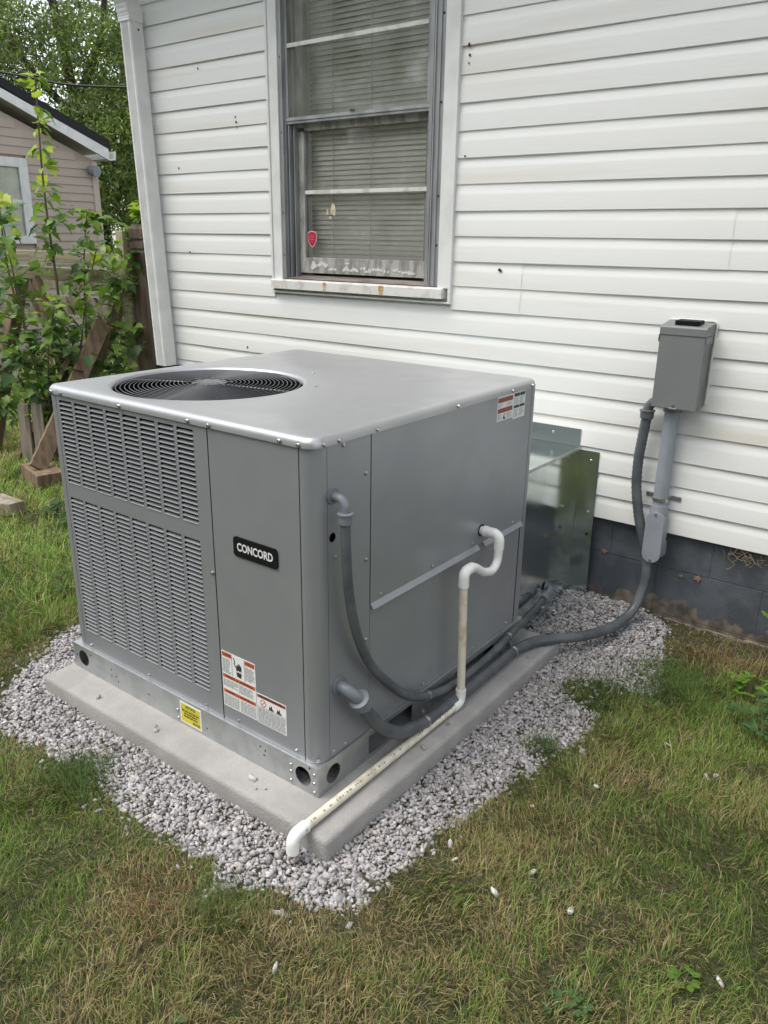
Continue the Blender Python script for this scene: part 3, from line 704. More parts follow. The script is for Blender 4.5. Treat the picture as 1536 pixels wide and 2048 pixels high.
# angles: uniform plus dense at the corners
angs = [2 * math.pi * k / 96 for k in range(96)]
for (x, y) in ((TX0, TY0), (TX1, TY0), (TX1, TY1), (TX0, TY1)):
    sx_ = 1 if x == TX0 else -1; sy_ = 1 if y == TY0 else -1
    for i in range(9):
        a = i / 8 * math.pi / 2; rr_ = .036
        angs.append(math.atan2(y + sy_ * rr_ * (1 - math.cos(a)) - FC[1], x + sx_ * rr_ * (1 - math.sin(a)) - FC[0]))
angs = sorted(set(round(a % (2 * math.pi), 6) for a in angs))
rings = [(0.0, ZC - .002, .038), (0.0, ZC + .009, .038), (.0018, ZC + .0145, .037), (.0055, ZC + .0195, .034), (.0105, ZC + .023, .030), (.018, ZTOP, .026)]
tm = MB(); N = len(angs)
for ins, z, rad in rings: tm.v += [(*rrect_at(a, ins, rad), z) for a in angs]
for rads, z in ((FR + .012, ZTOP + .0004), (FR + .005, ZTOP - .002), (FR, ZTOP - .010), (FR - .001, ZTOP - .016)):
    tm.v += [(FC[0] + math.cos(a) * rads, FC[1] + math.sin(a) * rads, z) for a in angs]
M_ = len(rings) + 4
tm.f += [(i * N + k, i * N + (k + 1) % N, (i + 1) * N + (k + 1) % N, (i + 1) * N + k) for i in range(M_ - 1) for k in range(N)]
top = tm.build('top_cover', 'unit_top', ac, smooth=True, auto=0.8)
for x in (-1.043, -0.746, -0.447, -0.364, -0.110, -0.048): screw(top, (x, TY0 - .0001, ZC + .0055), 'y-', .9)
screw(top, (-1.094, TY0 - .0001, ZC + .0055), 'y-', .9)
for y in (-1.668, -1.612, -1.461, -1.071, -0.738, -0.60): screw(top, (TX1 + .0001, y, ZC + .0055), 'x+', .85)
for p in ((-0.635, -1.005), (-0.463, -1.184)): screw(top, (p[0], p[1], ZTOP + .0002), 'z+', .7)
# ---- fan shroud, guard, blades
sh = MB()
sh.v += [(FC[0] + math.cos(2 * math.pi * k / 48) * r_, FC[1] + math.sin(2 * math.pi * k / 48) * r_, z) for (r_, z) in ((.297, ZTOP - .0165), (.300, ZTOP - .16), (.33, ZTOP - .22)) for k in range(48)]
sh.f += [(i * 48 + k, i * 48 + (k + 1) % 48, i * 48 + 48 + (k + 1) % 48, i * 48 + 48 + k) for i in range(2) for k in range(48)]
sh.build('fan_shroud', 'black', ac, smooth=True)
guard = MB(); ZG = ZTOP - .004
guard.tube([(FC[0], FC[1], ZG - .006), (FC[0], FC[1], ZG - .003), (FC[0], FC[1], ZG + .004), (FC[0], FC[1], ZG + .006)], [.05, .058, .058, .05], 24)
go = guard.build('fan_guard', 'wire', ac, smooth=True, auto=0.5)
def ring_me(r_, w):
    m = MB(); K = 72; c = 5
    for k in range(K):
        a = 2 * math.pi * k / K
        for j in range(c):
            b = 2 * math.pi * j / c
            m.v.append(((r_ + w * math.cos(b)) * math.cos(a), (r_ + w * math.cos(b)) * math.sin(a), w * math.sin(b)))
    m.f += [(k * c + j, ((k + 1) % K) * c + j, ((k + 1) % K) * c + (j + 1) % c, k * c + (j + 1) % c) for k in range(K) for j in range(c)]
    return m.mesh('ring', MAT['wire'], smooth=True)
for k in range(17):
    r_ = .072 + k * (.290 - .072) / 16
    inst('ring', ring_me(r_, .0015), go, Matrix.Translation((FC[0], FC[1], ZG - .008 * (r_ / .3) ** 2 + .004)))
for k in range(4):
    a = R(18) + k * math.pi / 2
    MB().tube([(FC[0] + math.cos(a) * .03, FC[1] + math.sin(a) * .03, ZG), (FC[0] + math.cos(a) * .297, FC[1] + math.sin(a) * .297, ZG - .008)], .0028, 6).build('spoke', 'wire', go, smooth=True)
for k in range(8):
    a = R(40) + k * math.pi / 4
    MB().bar((FC[0] + math.cos(a) * .04, FC[1] + math.sin(a) * .04, ZG + .006), (FC[0] + math.cos(a) * .078, FC[1] + math.sin(a) * .078, ZG + .004), .005, .003).build('hub_tab', 'wire', go)
fan = MB().tube([(FC[0], FC[1], 0.93), (FC[0], FC[1], 1.01)], [.05, .05], 20).build('fan_hub', 'blade', ac, smooth=True, auto=.6)
for q in range(4):
    b = MB(); a0 = R(15) + q * math.pi / 2; nr, na = 6, 6
    for i in range(nr + 1):
        r_ = .045 + i * (.275 - .045) / nr
        for j in range(na + 1):
            t = j / na; a = a0 + R(4 + 16 * i / nr) + R(58) * t
            b.v.append((FC[0] + r_ * math.cos(a), FC[1] + r_ * math.sin(a), 0.935 + .075 * t + .012 * math.sin(math.pi * t)))
    b.f += [(i * (na + 1) + j, (i + 1) * (na + 1) + j, (i + 1) * (na + 1) + j + 1, i * (na + 1) + j + 1) for i in range(nr) for j in range(na)]
    b.build('fan_blade', 'blade', fan, smooth=True)
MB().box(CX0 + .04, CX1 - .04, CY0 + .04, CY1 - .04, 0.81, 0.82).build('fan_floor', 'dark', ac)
# ---- rivets on the base
RIV = MB().tube([(0, 0, 0), (0, 0, .002), (0, 0, .0042)], [.0062, .0058, .003], 8).mesh('rivet', MAT['zinc'], smooth=True)
for (x, z) in ((-0.100, .122), (-0.0995, .101), (-0.100, .071), (-0.013, .127), (-0.013, .099), (-0.013, .070), (-0.586, .101), (-0.584, .073)):
    inst('rivet', RIV, base_o, Matrix.Translation((x, BY0 - .0001, z)) @ MX['y-'])
for (x, z) in ((-0.93, .118), (-0.905, .10), (-0.93, .095), (-0.895, .085), (-1.045, .132), (-0.73, .10), (-0.22, .128), (-0.205, .105), (-0.2, .122), (-0.45, .09), (-0.03, .142), (-1.13, .107)):
    MB().disc((x, BY0 - .0004, z), (0, 1, 0), .0032, .0003, 8).build('punched_hole', 'dark', base_o)
# ---- labels
def dash_lines(mb, x0, x1, z0, z1, rows, rnd, fill=.55, ragged=True, words=(.006, .016), y=0):
    h = (z1 - z0) / rows
    for r in range(rows):
        z = z1 - (r + .5) * h; x = x0; xe = x1 if not ragged else x0 + (x1 - x0) * rnd.uniform(.72, 1)
        while x < xe - .002:
            w = min(rnd.uniform(*words), xe - x); mb.box(x, x + w, y - .00025, y, z - h * fill / 2, z + h * fill / 2); x += w + .0025
def text_to(mb, s, cx, cz, size, y, bold=0.0, sxy=1.0):
    v, f = text_geo(s, size, bold); mb.add([(cx + p[0] * sxy, y, cz + p[1]) for p in v], f)
def front_label(x0, x1, z0, z1, name, items, label=None):
    sheet = MB().box(x0, x1, yF - .0008, yF - .0001, z0, z1).build(name, 'label_white', ac, **({'label': label} if label else {}))
    return sheet
rl = random.Random(21)
Y1 = yF - .0010
wa = front_label(-0.3735, -0.2365, 0.202, 0.383, 'warning_label', None, 'white and orange electrical warning label with black hand symbol')
orr = MB()
for (a, b, c, d) in ((-.3715, -.333, .366, .381), (-.278, -.2385, .366, .381), (-.3715, -.2385, .297, .309), (-.3715, -.2385, .247, .259)): orr.box(a, b, Y1, yF - .0009, c, d)
orr.build('orange_band', 'label_orange', wa)
ik = MB(); Y2 = Y1 - .0003
text_to(ik, 'WARNING', -.350, .3735, .0075, Y2, .0002); text_to(ik, 'ADVERTENCIA', -.258, .3735, .0056, Y2, .0002)
text_to(ik, 'WARNING  \u25b2  ADVERTENCIA', -.305, .303, .0085, Y2, .0003); text_to(ik, 'WARNING  \u25b2  ADVERTENCIA', -.305, .253, .0085, Y2, .0003)
hand = [(-.311, .318), (-.295, .316), (-.292, .330), (-.296, .334), (-.299, .331), (-.305, .334), (-.309, .330), (-.314, .333)]
ik.prism(hand, 'y', Y2, Y2 + .0003)
ik.prism([(-.314, .337), (-.309, .335), (-.305, .339), (-.299, .336), (-.296, .339), (-.292, .337), (-.292, .352), (-.2945, .358), (-.297, .352), (-.2985, .361), (-.3005, .361), (-.302, .352), (-.304, .361), (-.306, .360), (-.307, .351), (-.310, .356), (-.312, .354)], 'y', Y2, Y2 + .0003)
ik.bar((-.325, Y2 + .0002, .374), (-.318, Y2 + .0002, .362), .0004, .003, (1, 0, 0)); ik.bar((-.318, Y2 + .0002, .362), (-.322, Y2 + .0002, .356), .0004, .003, (1, 0, 0)); ik.bar((-.322, Y2 + .0002, .356), (-.314, Y2 + .0002, .345), .0004, .003, (1, 0, 0))
ik.box(-.3317, -.331, Y2, Y2 + .0003, .311, .381); ik.box(-.2803, -.2796, Y2, Y2 + .0003, .311, .381); ik.box(-.3053, -.3047, Y2, Y2 + .0003, .263, .296)
ik.build('black_print', 'label_black', wa, kind='stuff')
bd = MB()
dash_lines(bd, -.370, -.334, .314, .362, 11, rl, y=Y2); dash_lines(bd, -.277, -.240, .318, .362, 11, rl, y=Y2)
dash_lines(bd, -.370, -.308, .270, .294, 5, rl, y=Y2); dash_lines(bd, -.302, -.240, .266, .294, 6, rl, y=Y2)
dash_lines(bd, -.370, -.308, .206, .244, 9, rl, y=Y2, ragged=False); dash_lines(bd, -.302, -.240, .206, .244, 9, rl, y=Y2, ragged=False)
bd.build('fine_print', 'label_grey', wa, kind='stuff')
wb = front_label(-0.2345, -0.1205, 0.200, 0.296, 'warning_label', None, 'white warning label with brown header and flame symbols')
br = MB().box(-.2325, -.1225, Y1, yF - .0009, .284, .294); br.build('brown_band', 'label_brown', wb)
ik = MB(); text_to(ik, 'WARNING \u25b2 ADVERTENCIA', -.1775, .289, .0068, Y2 + .0001, .0002)
for cx in (-.178, -.148):
    ik.prism([(cx - .010, .258), (cx + .010, .258), (cx + .007, .265), (cx + .004, .262), (cx + .002, .275), (cx - .003, .266), (cx - .006, .272), (cx - .008, .264)], 'y', Y2, Y2 + .0003)
ik.box(-.2325, -.1225, Y2, Y2 + .0003, .2555, .2562); ik.box(-.1778, -.1772, Y2, Y2 + .0003, .203, .2555)
ik.build('black_print', 'label_black', wb, kind='stuff')
rg = MB()
for k in range(20):
    a, b = 2 * math.pi * k / 20, 2 * math.pi * (k + 1) / 20
    rg.add([(-.209 + math.cos(t) * r_, Y2, .2695 + math.sin(t) * r_) for t in (a, b) for r_ in (.009, .0115)], [(0, 1, 3, 2)])
rg.bar((-.216, Y2, .2625), (-.202, Y2, .2765), .0004, .002, (1, 0, 0))
rg.build('prohibition_mark', 'label_orange', wb)
bd = MB(); dash_lines(bd, -.231, -.180, .203, .253, 14, rl, y=Y2, ragged=False); dash_lines(bd, -.1755, -.124, .203, .253, 14, rl, y=Y2, ragged=False); bd.build('fine_print', 'label_grey', wb, kind='stuff')
# yellow notice on the base rail
yy = BY0 - .0007
yl = MB().box(-0.573, -0.474, yy, BY0 - .0001, .068, .1415).build('notice_label', 'label_white', ac, label='small yellow notice label with white border')
MB().box(-.568, -.479, yy - .0003, yy - .0001, .073, .1365).build('yellow_field', 'yellow', yl)
ik = MB(); text_to(ik, 'NOTICE', -.5235, .1285, .0125, yy - .0006, .0004); ik.box(-.568, -.479, yy - .0006, yy - .0004, .1195, .1202)
for z, w in ((.1125, .040), (.1035, .030), (.0945, .032)): dash_lines(ik, -.5235 - w, -.5235 + w, z - .0035, z + .0035, 1, rl, fill=.75, ragged=False, words=(.008, .018), y=yy - .0004)
dash_lines(ik, -.515, -.482, .076, .086, 2, rl, fill=.8, ragged=False, words=(.002, .004), y=yy - .0004)
ik.build('black_print', 'label_black', yl, kind='stuff')
# label at the top of the right side
xr = CX1
def side_box(mb, ya, yb, za, zb, lift): mb.box(xr + lift, xr + lift + .0003, ya, yb, za, zb)
s1 = MB().box(xr + .0001, xr + .0007, -0.829, -0.722, .952, 1.033); s1.box(xr + .0001, xr + .0008, -0.7218, -0.640, .944, 1.033)
s1o = s1.build('warning_label', 'label_white', ac, label='white label sheet near the top rear corner of the side panel')
m1 = MB()
for (za, zb) in ((1.012, 1.027), (.978, .993)): side_box(m1, -.825, -.728, za, zb, .0008)
m1.build('brown_band', 'label_brown', s1o)
m2 = MB(); side_box(m2, -.718, -.682, 1.018, 1.029, .0009); side_box(m2, -.679, -.644, 1.018, 1.029, .0009); side_box(m2, -.718, -.682, .980, .989, .0009); side_box(m2, -.679, -.644, .980, .989, .0009)
m2.prism([(-.790, .958), (-.782, .974), (-.778, .974), (-.781, .965), (-.772, .957), (-.776, .954)], 'x', xr + .0008, xr + .0011)
m2.build('black_print', 'label_black', s1o, kind='stuff')
m3 = MB()
def side_lines(ya, yb, za, zb, rows):
    h = (zb - za) / rows
    for r in range(rows):
        z = zb - (r + .5) * h; y = ya; ye = ya + (yb - ya) * rl.uniform(.6, 1)
        while y < ye - .002:
            w = min(rl.uniform(.006, .015), ye - y); side_box(m3, y, y + w, z - h * .25, z + h * .25, .0009); y += w + .003
side_lines(-.825, -.792, .997, 1.009, 3); side_lines(-.766, -.728, .997, 1.009, 3); side_lines(-.825, -.792, .956, .975, 5); side_lines(-.766, -.728, .956, .975, 5)
side_lines(-.718, -.682, .992, 1.015, 6); side_lines(-.679, -.644, .992, 1.015, 6); side_lines(-.718, -.682, .950, .977, 6); side_lines(-.679, -.644, .950, .977, 6)
m3.build('fine_print', 'label_grey', s1o, kind='stuff')
# ---- name plate
def rrect(x0, x1, z0, z1, r, n=5):
    p = []
    for (cx, cz, a0) in ((x1 - r, z1 - r, 0), (x0 + r, z1 - r, 90), (x0 + r, z0 + r, 180), (x1 - r, z0 + r, 270)):
        p += [(cx + r * math.cos(R(a0 + 90 * i / n)), cz + r * math.sin(R(a0 + 90 * i / n))) for i in range(n + 1)]
    return p
npz = MB().prism(rrect(-0.2955, -0.1325, 0.6965, 0.7525, .010), 'y', yF - .004, yF - .0001).build('name_plate', 'black', ac, bevel=0.0, label='black name plate with silver lettering')
lt = MB(); v, f = text_geo('CONCORD', 0.0345, .0011)
wv = max(p[0] for p in v) - min(p[0] for p in v); s_ = 0.133 / wv
lt.add([(-.2140 + p[0] * s_, yF - .0046, .7245 + p[1] * .92) for p in v], f)
lt.build('lettering', 'letter', npz)

# ================================================================== GALVANISED DUCT
duct = empty('supply_duct', (-0.4, -0.28, 0.05), 'shiny galvanised sheet metal duct joining the rear of the unit to the house wall', 'duct')
DXR = -0.060; DZT = 0.700; DXL = -1.05
MB().box(DXL, DXR, CY1 + .002, -0.0035, DZT - .0012, DZT).build('top_panel', 'duct', duct)
g = MB(); nxs, nzs = 10, 12
def wob(y, z): return 0.0035 * math.sin(y * 9 + z * 4) * math.sin((z - .05) * 5)
for i in range(nxs + 1):
    for j in range(nzs + 1):
        y = CY1 + .002 + (-.0035 - CY1 - .002) * i / nxs; z = -.02 + (DZT + .0) * j / nzs * (DZT + .02 - .002) / DZT
        g.v.append((DXR + wob(y, z) * (0 if j == nzs else 1), y, z))
g.f += [(i * (nzs + 1) + j, (i + 1) * (nzs + 1) + j, (i + 1) * (nzs + 1) + j + 1, i * (nzs + 1) + j + 1) for i in range(nxs) for j in range(nzs)]
side_o = g.build('side_panel', 'duct', duct, smooth=True)
MB().box(DXR + .0005, DXR + .003, CY1 + .002, -.004, DZT - .012, DZT + .001).build('seam', 'galv', duct, bevel=.0008)
MB().box(DXL, DXL + .0012, CY1 + .002, -.0035, -.02, DZT - .0015).build('side_panel', 'duct', duct)
tf = MB().box(DXL, DXR - .003, -0.003, -0.0015, DZT + .0005, DZT + .074).build('wall_flange', 'duct', duct)
g = MB(); K = 14
for j in range(K + 1):
    z = -.01 + (0.690 + .01) * j / K
    for q in range(4):
        x = DXR + .002 + q * (.084) / 3
        g.v.append((x + 0.006 * (1 - j / K) * (q / 3), -0.0035 - .002 * math.sin(z * 13 + q) - (0.004 if q == 3 and z < .35 else 0), z))
g.f += [(j * 4 + q, j * 4 + q + 1, j * 4 + q + 5, j * 4 + q + 4) for j in range(K) for q in range(3)]
rf = g.build('wall_flange', 'duct', duct, smooth=True)
MB().box(DXR - .0025, DXR + .0019, -.0068, -.0030, -.01, DZT).build('corner_fold', 'duct', duct, bevel=.001)
for (x, z) in ((-0.185, .745), (-0.6, .745)): screw(tf, (x, -.003, z), 'y-', .9)
for (x, z) in ((-0.005, .652), (0.003, .43)): screw(rf, (x, -.0065, z), 'y-', .9)
MB().disc((0.006, -.0075, .332), (0, -1, 0), .006, .001, 10).build('bolt_hole', 'dark', rf)

# ================================================================== FLEXIBLE CONDUITS
def ribbed(path, r, amp=.00035):
    L = 0; rs = []
    for i, p in enumerate(path): rs.append(r + amp * (1 if i % 2 else -1))
    return rs
def dense(path, step):
    out = [path[0]]
    for a, b in zip(path[:-1], path[1:]):
        d = (b - a).length; k = max(1, int(d / step))
        out += [a + (b - a) * (i / k) for i in range(1, k + 1)]
    return out
STRAP = None
def clamp(parent, p, d, r, ear=(0, 0, 1)):
    d = Vector(d).normalized(); p = Vector(p)
    m = MB(); m.tube([p - d * .006, p - d * .0059, p + d * .0059, p + d * .006], [r, r + .0022, r + .0022, r], 16)
    e = Vector(ear); m.bar(p + e * (r + .0005), p + e * (r + .026), .011, .002, up=tuple(d))
    m.disc(p + e * (r + .016) + Vector((0.001, 0, 0)), (1, 0, 0), .005, .006, 8)
    return m.build('pipe_clamp', 'zinc', parent, smooth=True, auto=.5)
def collar(name, parent, p, d, r, L, m='fit'):
    p = Vector(p); d = Vector(d).normalized()
    return MB().tube([p, p + d * .002, p + d * (L * .18), p + d * (L * .2), p + d * (L * .9), p + d * L], [r * .85, r * 1.12, r * 1.12, r * .98, r * .96, r * .8], 18).build(name, m, parent, smooth=True, auto=.5)
# low-voltage whip
wa_ = empty('flexible_conduit', (0.02, -1.2, 0.06), 'thin dark flexible conduit looping down from the upper side fitting to the duct', 'conduit')
pa = smooth_path([(0.036, -1.637, .862), (0.036, -1.635, .78), (0.035, -1.624, .66), (0.034, -1.592, .53), (0.032, -1.530, .405), (0.030, -1.440, .300), (0.027, -1.335, .205), (0.024, -1.225, .150), (0.024, -1.10, .118),
                  (0.024, -0.95, .112), (0.023, -0.80, .118), (0.018, -0.69, .128), (0.004, -0.575, .126), (-0.016, -0.47, .112), (-0.026, -0.38, .112), (-0.030, -0.315, .123)], 10)
pa = dense(pa, .0045)
MB().tube(pa, ribbed(pa, .0135), 14).build('hose', 'flex', wa_, smooth=True)
el = [Vector((CX1 + .002, -1.637, .906))] + arc((0.010, -1.637, .880), (0, 0, 1), (1, 0, 0), .026, 0, math.pi / 2, 8) + [Vector((0.036, -1.637, .860))]
MB().tube(el, .0115, 14).build('elbow_fitting', 'fit', wa_, smooth=True, auto=.8)
collar('compression_nut', wa_, (0.036, -1.637, .872), (0, 0, -1), .0185, .032)
MB().disc((CX1 + .0003, -1.637, .906), (1, 0, 0), .021, .006, 18).build('locknut', 'fit', wa_, smooth=True, auto=.5)
el2 = [Vector((DXR + .004, -.229, .148))] + arc((-0.048, -.229 - .018, .148), (0, 1, 0), (1, 0, 0), .018, 0, math.pi / 2, 6) + [Vector((-0.030, -.262, .141)), Vector((-0.030, -.285, .132))]
MB().tube(el2, .0115, 14).build('elbow_fitting', 'fit', wa_, smooth=True)
collar('compression_nut', wa_, (-0.030, -.272, .137), (0, -1, -.32), .018, .032)
MB().disc((DXR + .004, -.229, .148), (1, 0, 0), .02, .005, 16).build('locknut', 'fit', wa_, smooth=True, auto=.5)
# power whip
wb_ = empty('flexible_conduit', (0.06, -1.2, 0.06), 'thick dark flexible conduit from the lower side fitting over gravel to the disconnect box', 'conduit')
pb = smooth_path([(0.046, -1.578, .305), (0.050, -1.555, .262), (0.053, -1.500, .195), (0.055, -1.430, .140), (0.055, -1.350, .110), (0.053, -1.26, .092), (0.052, -1.10, .086), (0.052, -0.95, .086),
                  (0.050, -0.80, .086), (0.046, -0.69, .083), (0.070, -0.58, .081), (0.118, -0.505, .079), (0.172, -0.42, .070), (0.215, -0.31, .058), (0.252, -0.20, .064), (0.276, -0.115, .098), (0.288, -0.07, .17),
                  (0.290, -0.052, .25), (0.276, -0.046, .33), (0.246, -0.045, .42), (0.224, -0.046, .50), (0.206, -0.047, .60), (0.202, -0.047, .70), (0.207, -0.047, .79), (0.214, -0.048, .87)], 10)
pb = dense(pb, .0055)
MB().tube(pb, ribbed(pb, .0195, .0009), 16).build('hose', 'flex', wb_, smooth=True)
el = [Vector((CX1 + .002, -1.618, .364)), Vector((.020, -1.618, .364))] + arc((0.020, -1.595, .345), (0, -.77, .64), (1, 0, 0), .030, 0, math.pi * .38, 6) + [Vector((0.046, -1.580, .315))]
MB().tube(smooth_path([(CX1 + .002, -1.618, .364), (.022, -1.618, .362), (.040, -1.606, .345), (.046, -1.588, .322), (.048, -1.575, .300)], 5), .0165, 16).build('elbow_fitting', 'fit', wb_, smooth=True)
collar('compression_nut', wb_, (0.0445, -1.594, .332), (0.08, .56, -.82), .0265, .042)
MB().disc((CX1 + .0003, -1.618, .364), (1, 0, 0), .028, .008, 20).build('locknut', 'fit', wb_, smooth=True, auto=.5)
MB().tube(smooth_path([(0.214, -0.048, .872), (0.214, -0.048, .895), (0.218, -0.048, .915), (0.230, -0.048, .930), (0.2395, -0.048, .936)], 4), .0185, 14).build('elbow_fitting', 'flex', wb_, smooth=True)
collar('compression_nut', wb_, (0.2135, -0.048, .902), (0, 0, -1), .0265, .036, 'flex')
clamp(wa_, (0.024, -1.225, .150), pa[1] - pa[0] if False else (0, 1, -.35), .0142, (0.1, 0, -1))
clamp(wa_, (0.017, -0.685, .128), (-.1, 1, 0), .0142, (0, 0, -1))
clamp(wb_, (0.0535, -1.28, .095), (0, 1, -.15), .0203, (-.3, 0, 1))
clamp(wb_, (0.047, -0.70, .0832), (0, 1, 0), .0203, (-.5, 0, .85))

# ================================================================== CONDENSATE DRAIN
dr = empty('drain_pipe', (0.07, -1.1, 0.06), 'white PVC drain pipe with trap, running down the side panel and along the pad', 'pipe')
PR = .0134
def socket(name, a, d, L=.024, m='pvc'):
    a = Vector(a); d = Vector(d).normalized()
    return MB().tube([a, a + d * .0005, a + d * L, a + d * (L + .0005)], [PR, PR + .0035, PR + .0035, PR], 18).build(name, m, dr, smooth=True, auto=.5)
XD = 0.062
MB().tube([(CX1 - .002, -0.887, .600), (0.028, -0.887, .600)], PR + .001, 18).build('stub_pipe', 'pvc', dr, smooth=True, auto=.6)
MB().disc((CX1 + .0004, -0.887, .600), (1, 0, 0), .021, .0006, 20).build('knockout_hole', 'dark', dr)
MB().tube([(0.001, -0.887, .600), (0.004, -0.887, .600), (.018, -0.887, .600), (.0185, -.887, .6)], [.016, .0185, .0185, PR], 18).build('coupling', 'pvc', dr, smooth=True, auto=.5)
MB().tube([Vector((.024, -0.887, .600)), Vector((.040, -.887, .600))] + arc((.040, -.887, .578), (0, 0, 1), (1, 0, 0), .022, 0.2, math.pi / 2, 6) + [Vector((XD, -.887, .556))], PR + .0035, 18).build('elbow', 'pvc', dr, smooth=True, auto=.8)
socket('hub', (XD, -.887, .5675), (0, 0, -1), .018)
trap = [Vector((XD, -.887, .55)), Vector((XD, -.888, .528))] + arc((XD, -.930, .528), (0, 1, 0), (0, 0, -1), .042, .05, math.pi * .62, 9)
trap += [Vector((XD, -0.985, .502)), Vector((XD, -1.02, .525)), Vector((XD, -1.045, .538)), Vector((XD, -1.072, .540))]
MB().tube(smooth_path(trap, 3), PR + .0006, 18).build('trap_bend', 'pvc', dr, smooth=True)
e2 = [Vector((XD, -1.062, .540)), Vector((XD, -1.080, .540))] + arc((XD, -1.080, .520), (0, 0, 1), (0, -1, 0), .020, .2, math.pi / 2, 6) + [Vector((XD, -1.100, .500))]
MB().tube(e2, PR + .0035, 18).build('elbow', 'pvc', dr, smooth=True, auto=.8)
socket('hub', (XD, -1.052, .540), (0, -1, 0), .014); socket('hub', (XD, -1.100, .508), (0, 0, -1), .018)
vp = MB().tube([(XD, -1.100, .50), (XD + .003, -1.088, .115)], PR, 18).build('vertical_pipe', 'pvc_old', dr, smooth=True, auto=.6)
e3 = [Vector((XD + .003, -1.088, .118))] + arc((XD + .003, -1.088 - .022, .098), (0, 1, 0), (0, 0, -1), .022, .1, math.pi / 2, 6) + [Vector((XD + .003, -1.128, .0760))]
MB().tube(e3, PR + .0035, 18).build('elbow', 'pvc', dr, smooth=True, auto=.8)
socket('hub', (XD + .003, -1.088, .106), (0, 0, 1), .018); socket('hub', (XD + .003, -1.118, .076), (0, -1, 0), .016)
hp0 = Vector((XD + .003, -1.12, .0758)); hp1 = Vector((0.058, -1.845, .0735))
hp = MB().tube([hp0, hp1], PR, 18).build('horizontal_pipe', 'pvc_old', dr, smooth=True, auto=.6)
d_ = (hp1 - hp0).normalized()
e4 = [hp1 - d_ * .012, hp1 + d_ * .008] + arc(hp1 + d_ * .008 + Vector((0, 0, -.022)), (0, 0, 1), tuple(d_), .022, .2, math.pi / 2, 6) + [hp1 + d_ * .030 + Vector((0, 0, -.044))]
MB().tube(e4, PR + .0035, 18).build('outlet_elbow', 'pvc', dr, smooth=True, auto=.8)
socket('hub', hp1 - d_ * .020, d_, .018); socket('hub', hp1 + d_ * .030 + Vector((0, 0, -.030)), (0, 0, -1), .018)
# printed line on the pipe
pk = MB(); s = .03; nrm = Vector((.55, -.1, .83)).normalized()
L_ = (hp1 - hp0).length; side_ = d_.cross(nrm).normalized(); nrm = side_.cross(d_)
while s < L_ - .03:
    w = random.uniform(.004, .011)
    if random.random() < .8 and not (.22 < s < .30):
        c = hp0 + d_ * s; h = random.uniform(.0025, .004)
        def on_pipe(t, a): return c + d_ * t + (nrm * math.cos(a) + side_ * math.sin(a)) * (PR + .0003)
        pk.add([on_pipe(0, -h / PR), on_pipe(w, -h / PR), on_pipe(w, h / PR), on_pipe(0, h / PR)], [(0, 1, 2, 3)])
    s += w + .004
pk.build('pipe_print', 'ink', hp)

# ================================================================== DISCONNECT BOX
db = empty('disconnect_box', (0.324, -0.05, 0.93), 'grey metal electrical disconnect box on the white siding, right of the unit', 'electrical box')
MB().box(0.246, 0.402, -0.094, -0.002, 0.930, 1.190).build('enclosure', 'box', db, bevel=.003)
cv = MB().box(0.242, 0.4045, -0.102, -0.0945, 0.926, 1.197).build('cover', 'box', db, bevel=.002)
hd = MB().prism([(-0.105, 1.191), (-0.105, 1.218), (-0.100, 1.224), (-0.002, 1.236), (-0.002, 1.191)], 'x', 0.2405, 0.4075).build('hood', 'box', db, bevel=.002)
for x in (0.2385, 0.4068): MB().box(x, x + .0022, -0.104, -0.03, 1.165, 1.1905).build('hood_flange', 'box', db)
MB().prism(rrect(0.285, 0.372, -.088, -.022, .006), 'z', 1.224, 1.243).build('hub_cover', 'black', db, bevel=.003)
MB().disc((0.322, -0.103, 0.938), (0, -1, 0), .006, .004, 10).build('cover_screw', 'zinc', db)
MB().box(0.309, 0.336, -0.108, -0.1025, .924, .931).build('hasp', 'zinc', db, bevel=.001)
for z in (0.975, 1.0): 
    m = MB()
    for k in range(16):
        a, b = 2 * math.pi * k / 16, 2 * math.pi * (k + 1) / 16
        m.add([(0.4024, -.045 + math.cos(t) * r_, z + math.sin(t) * r_ * .9) for t in (a, b) for r_ in (.011, .0122)], [(0, 1, 3, 2)])
    m.build('knockout', 'dirt', db)

MB().tube(smooth_path([(.4085, -.004, .94), (.4095, -.0035, 1.0), (.4085, -.004, 1.1), (.410, -.0035, 1.19), (.407, -.004, 1.236), (.36, -.004, 1.2385), (.30, -.0035, 1.239), (.243, -.004, 1.237)], 4), .0042, 7).build('caulk_bead', 'caulk', db, smooth=True)
# rigid PVC riser with conduit body
rs = empty('rigid_conduit', (0.30, -0.04, 0.30), 'pale grey rigid conduit and oblong access fitting below the disconnect box', 'conduit')
MB().tube([(0.304, -0.038, .925), (0.304, -0.038, .905)], .033, 20).build('box_adapter', 'fit', rs, smooth=True, auto=.6)
MB().tube([(0.304, -0.038, .906), (0.303, -0.038, .50)], .0275, 22).build('riser_pipe', 'pvcgrey', rs, smooth=True, auto=.6)
MB().tube([(0.303, -0.038, .535), (0.303, -0.038, .534), (0.303, -0.040, .495)], [.028, .033, .034], 22).build('hub', 'pvcgrey', rs, smooth=True, auto=.6)
def stad(cx, cz, w, h, n=10):
    r = w / 2; return [(cx + r * math.cos(math.pi * i / n), cz + h / 2 - r + r * math.sin(math.pi * i / n)) for i in range(n + 1)] + [(cx - r * math.cos(math.pi * i / n), cz - h / 2 + r - r * math.sin(math.pi * i / n)) for i in range(n + 1)]
MB().prism(stad(0.306, .408, .066, .205), 'y', -0.073, -0.012).build('access_body', 'pvcgrey', rs, bevel=.002)
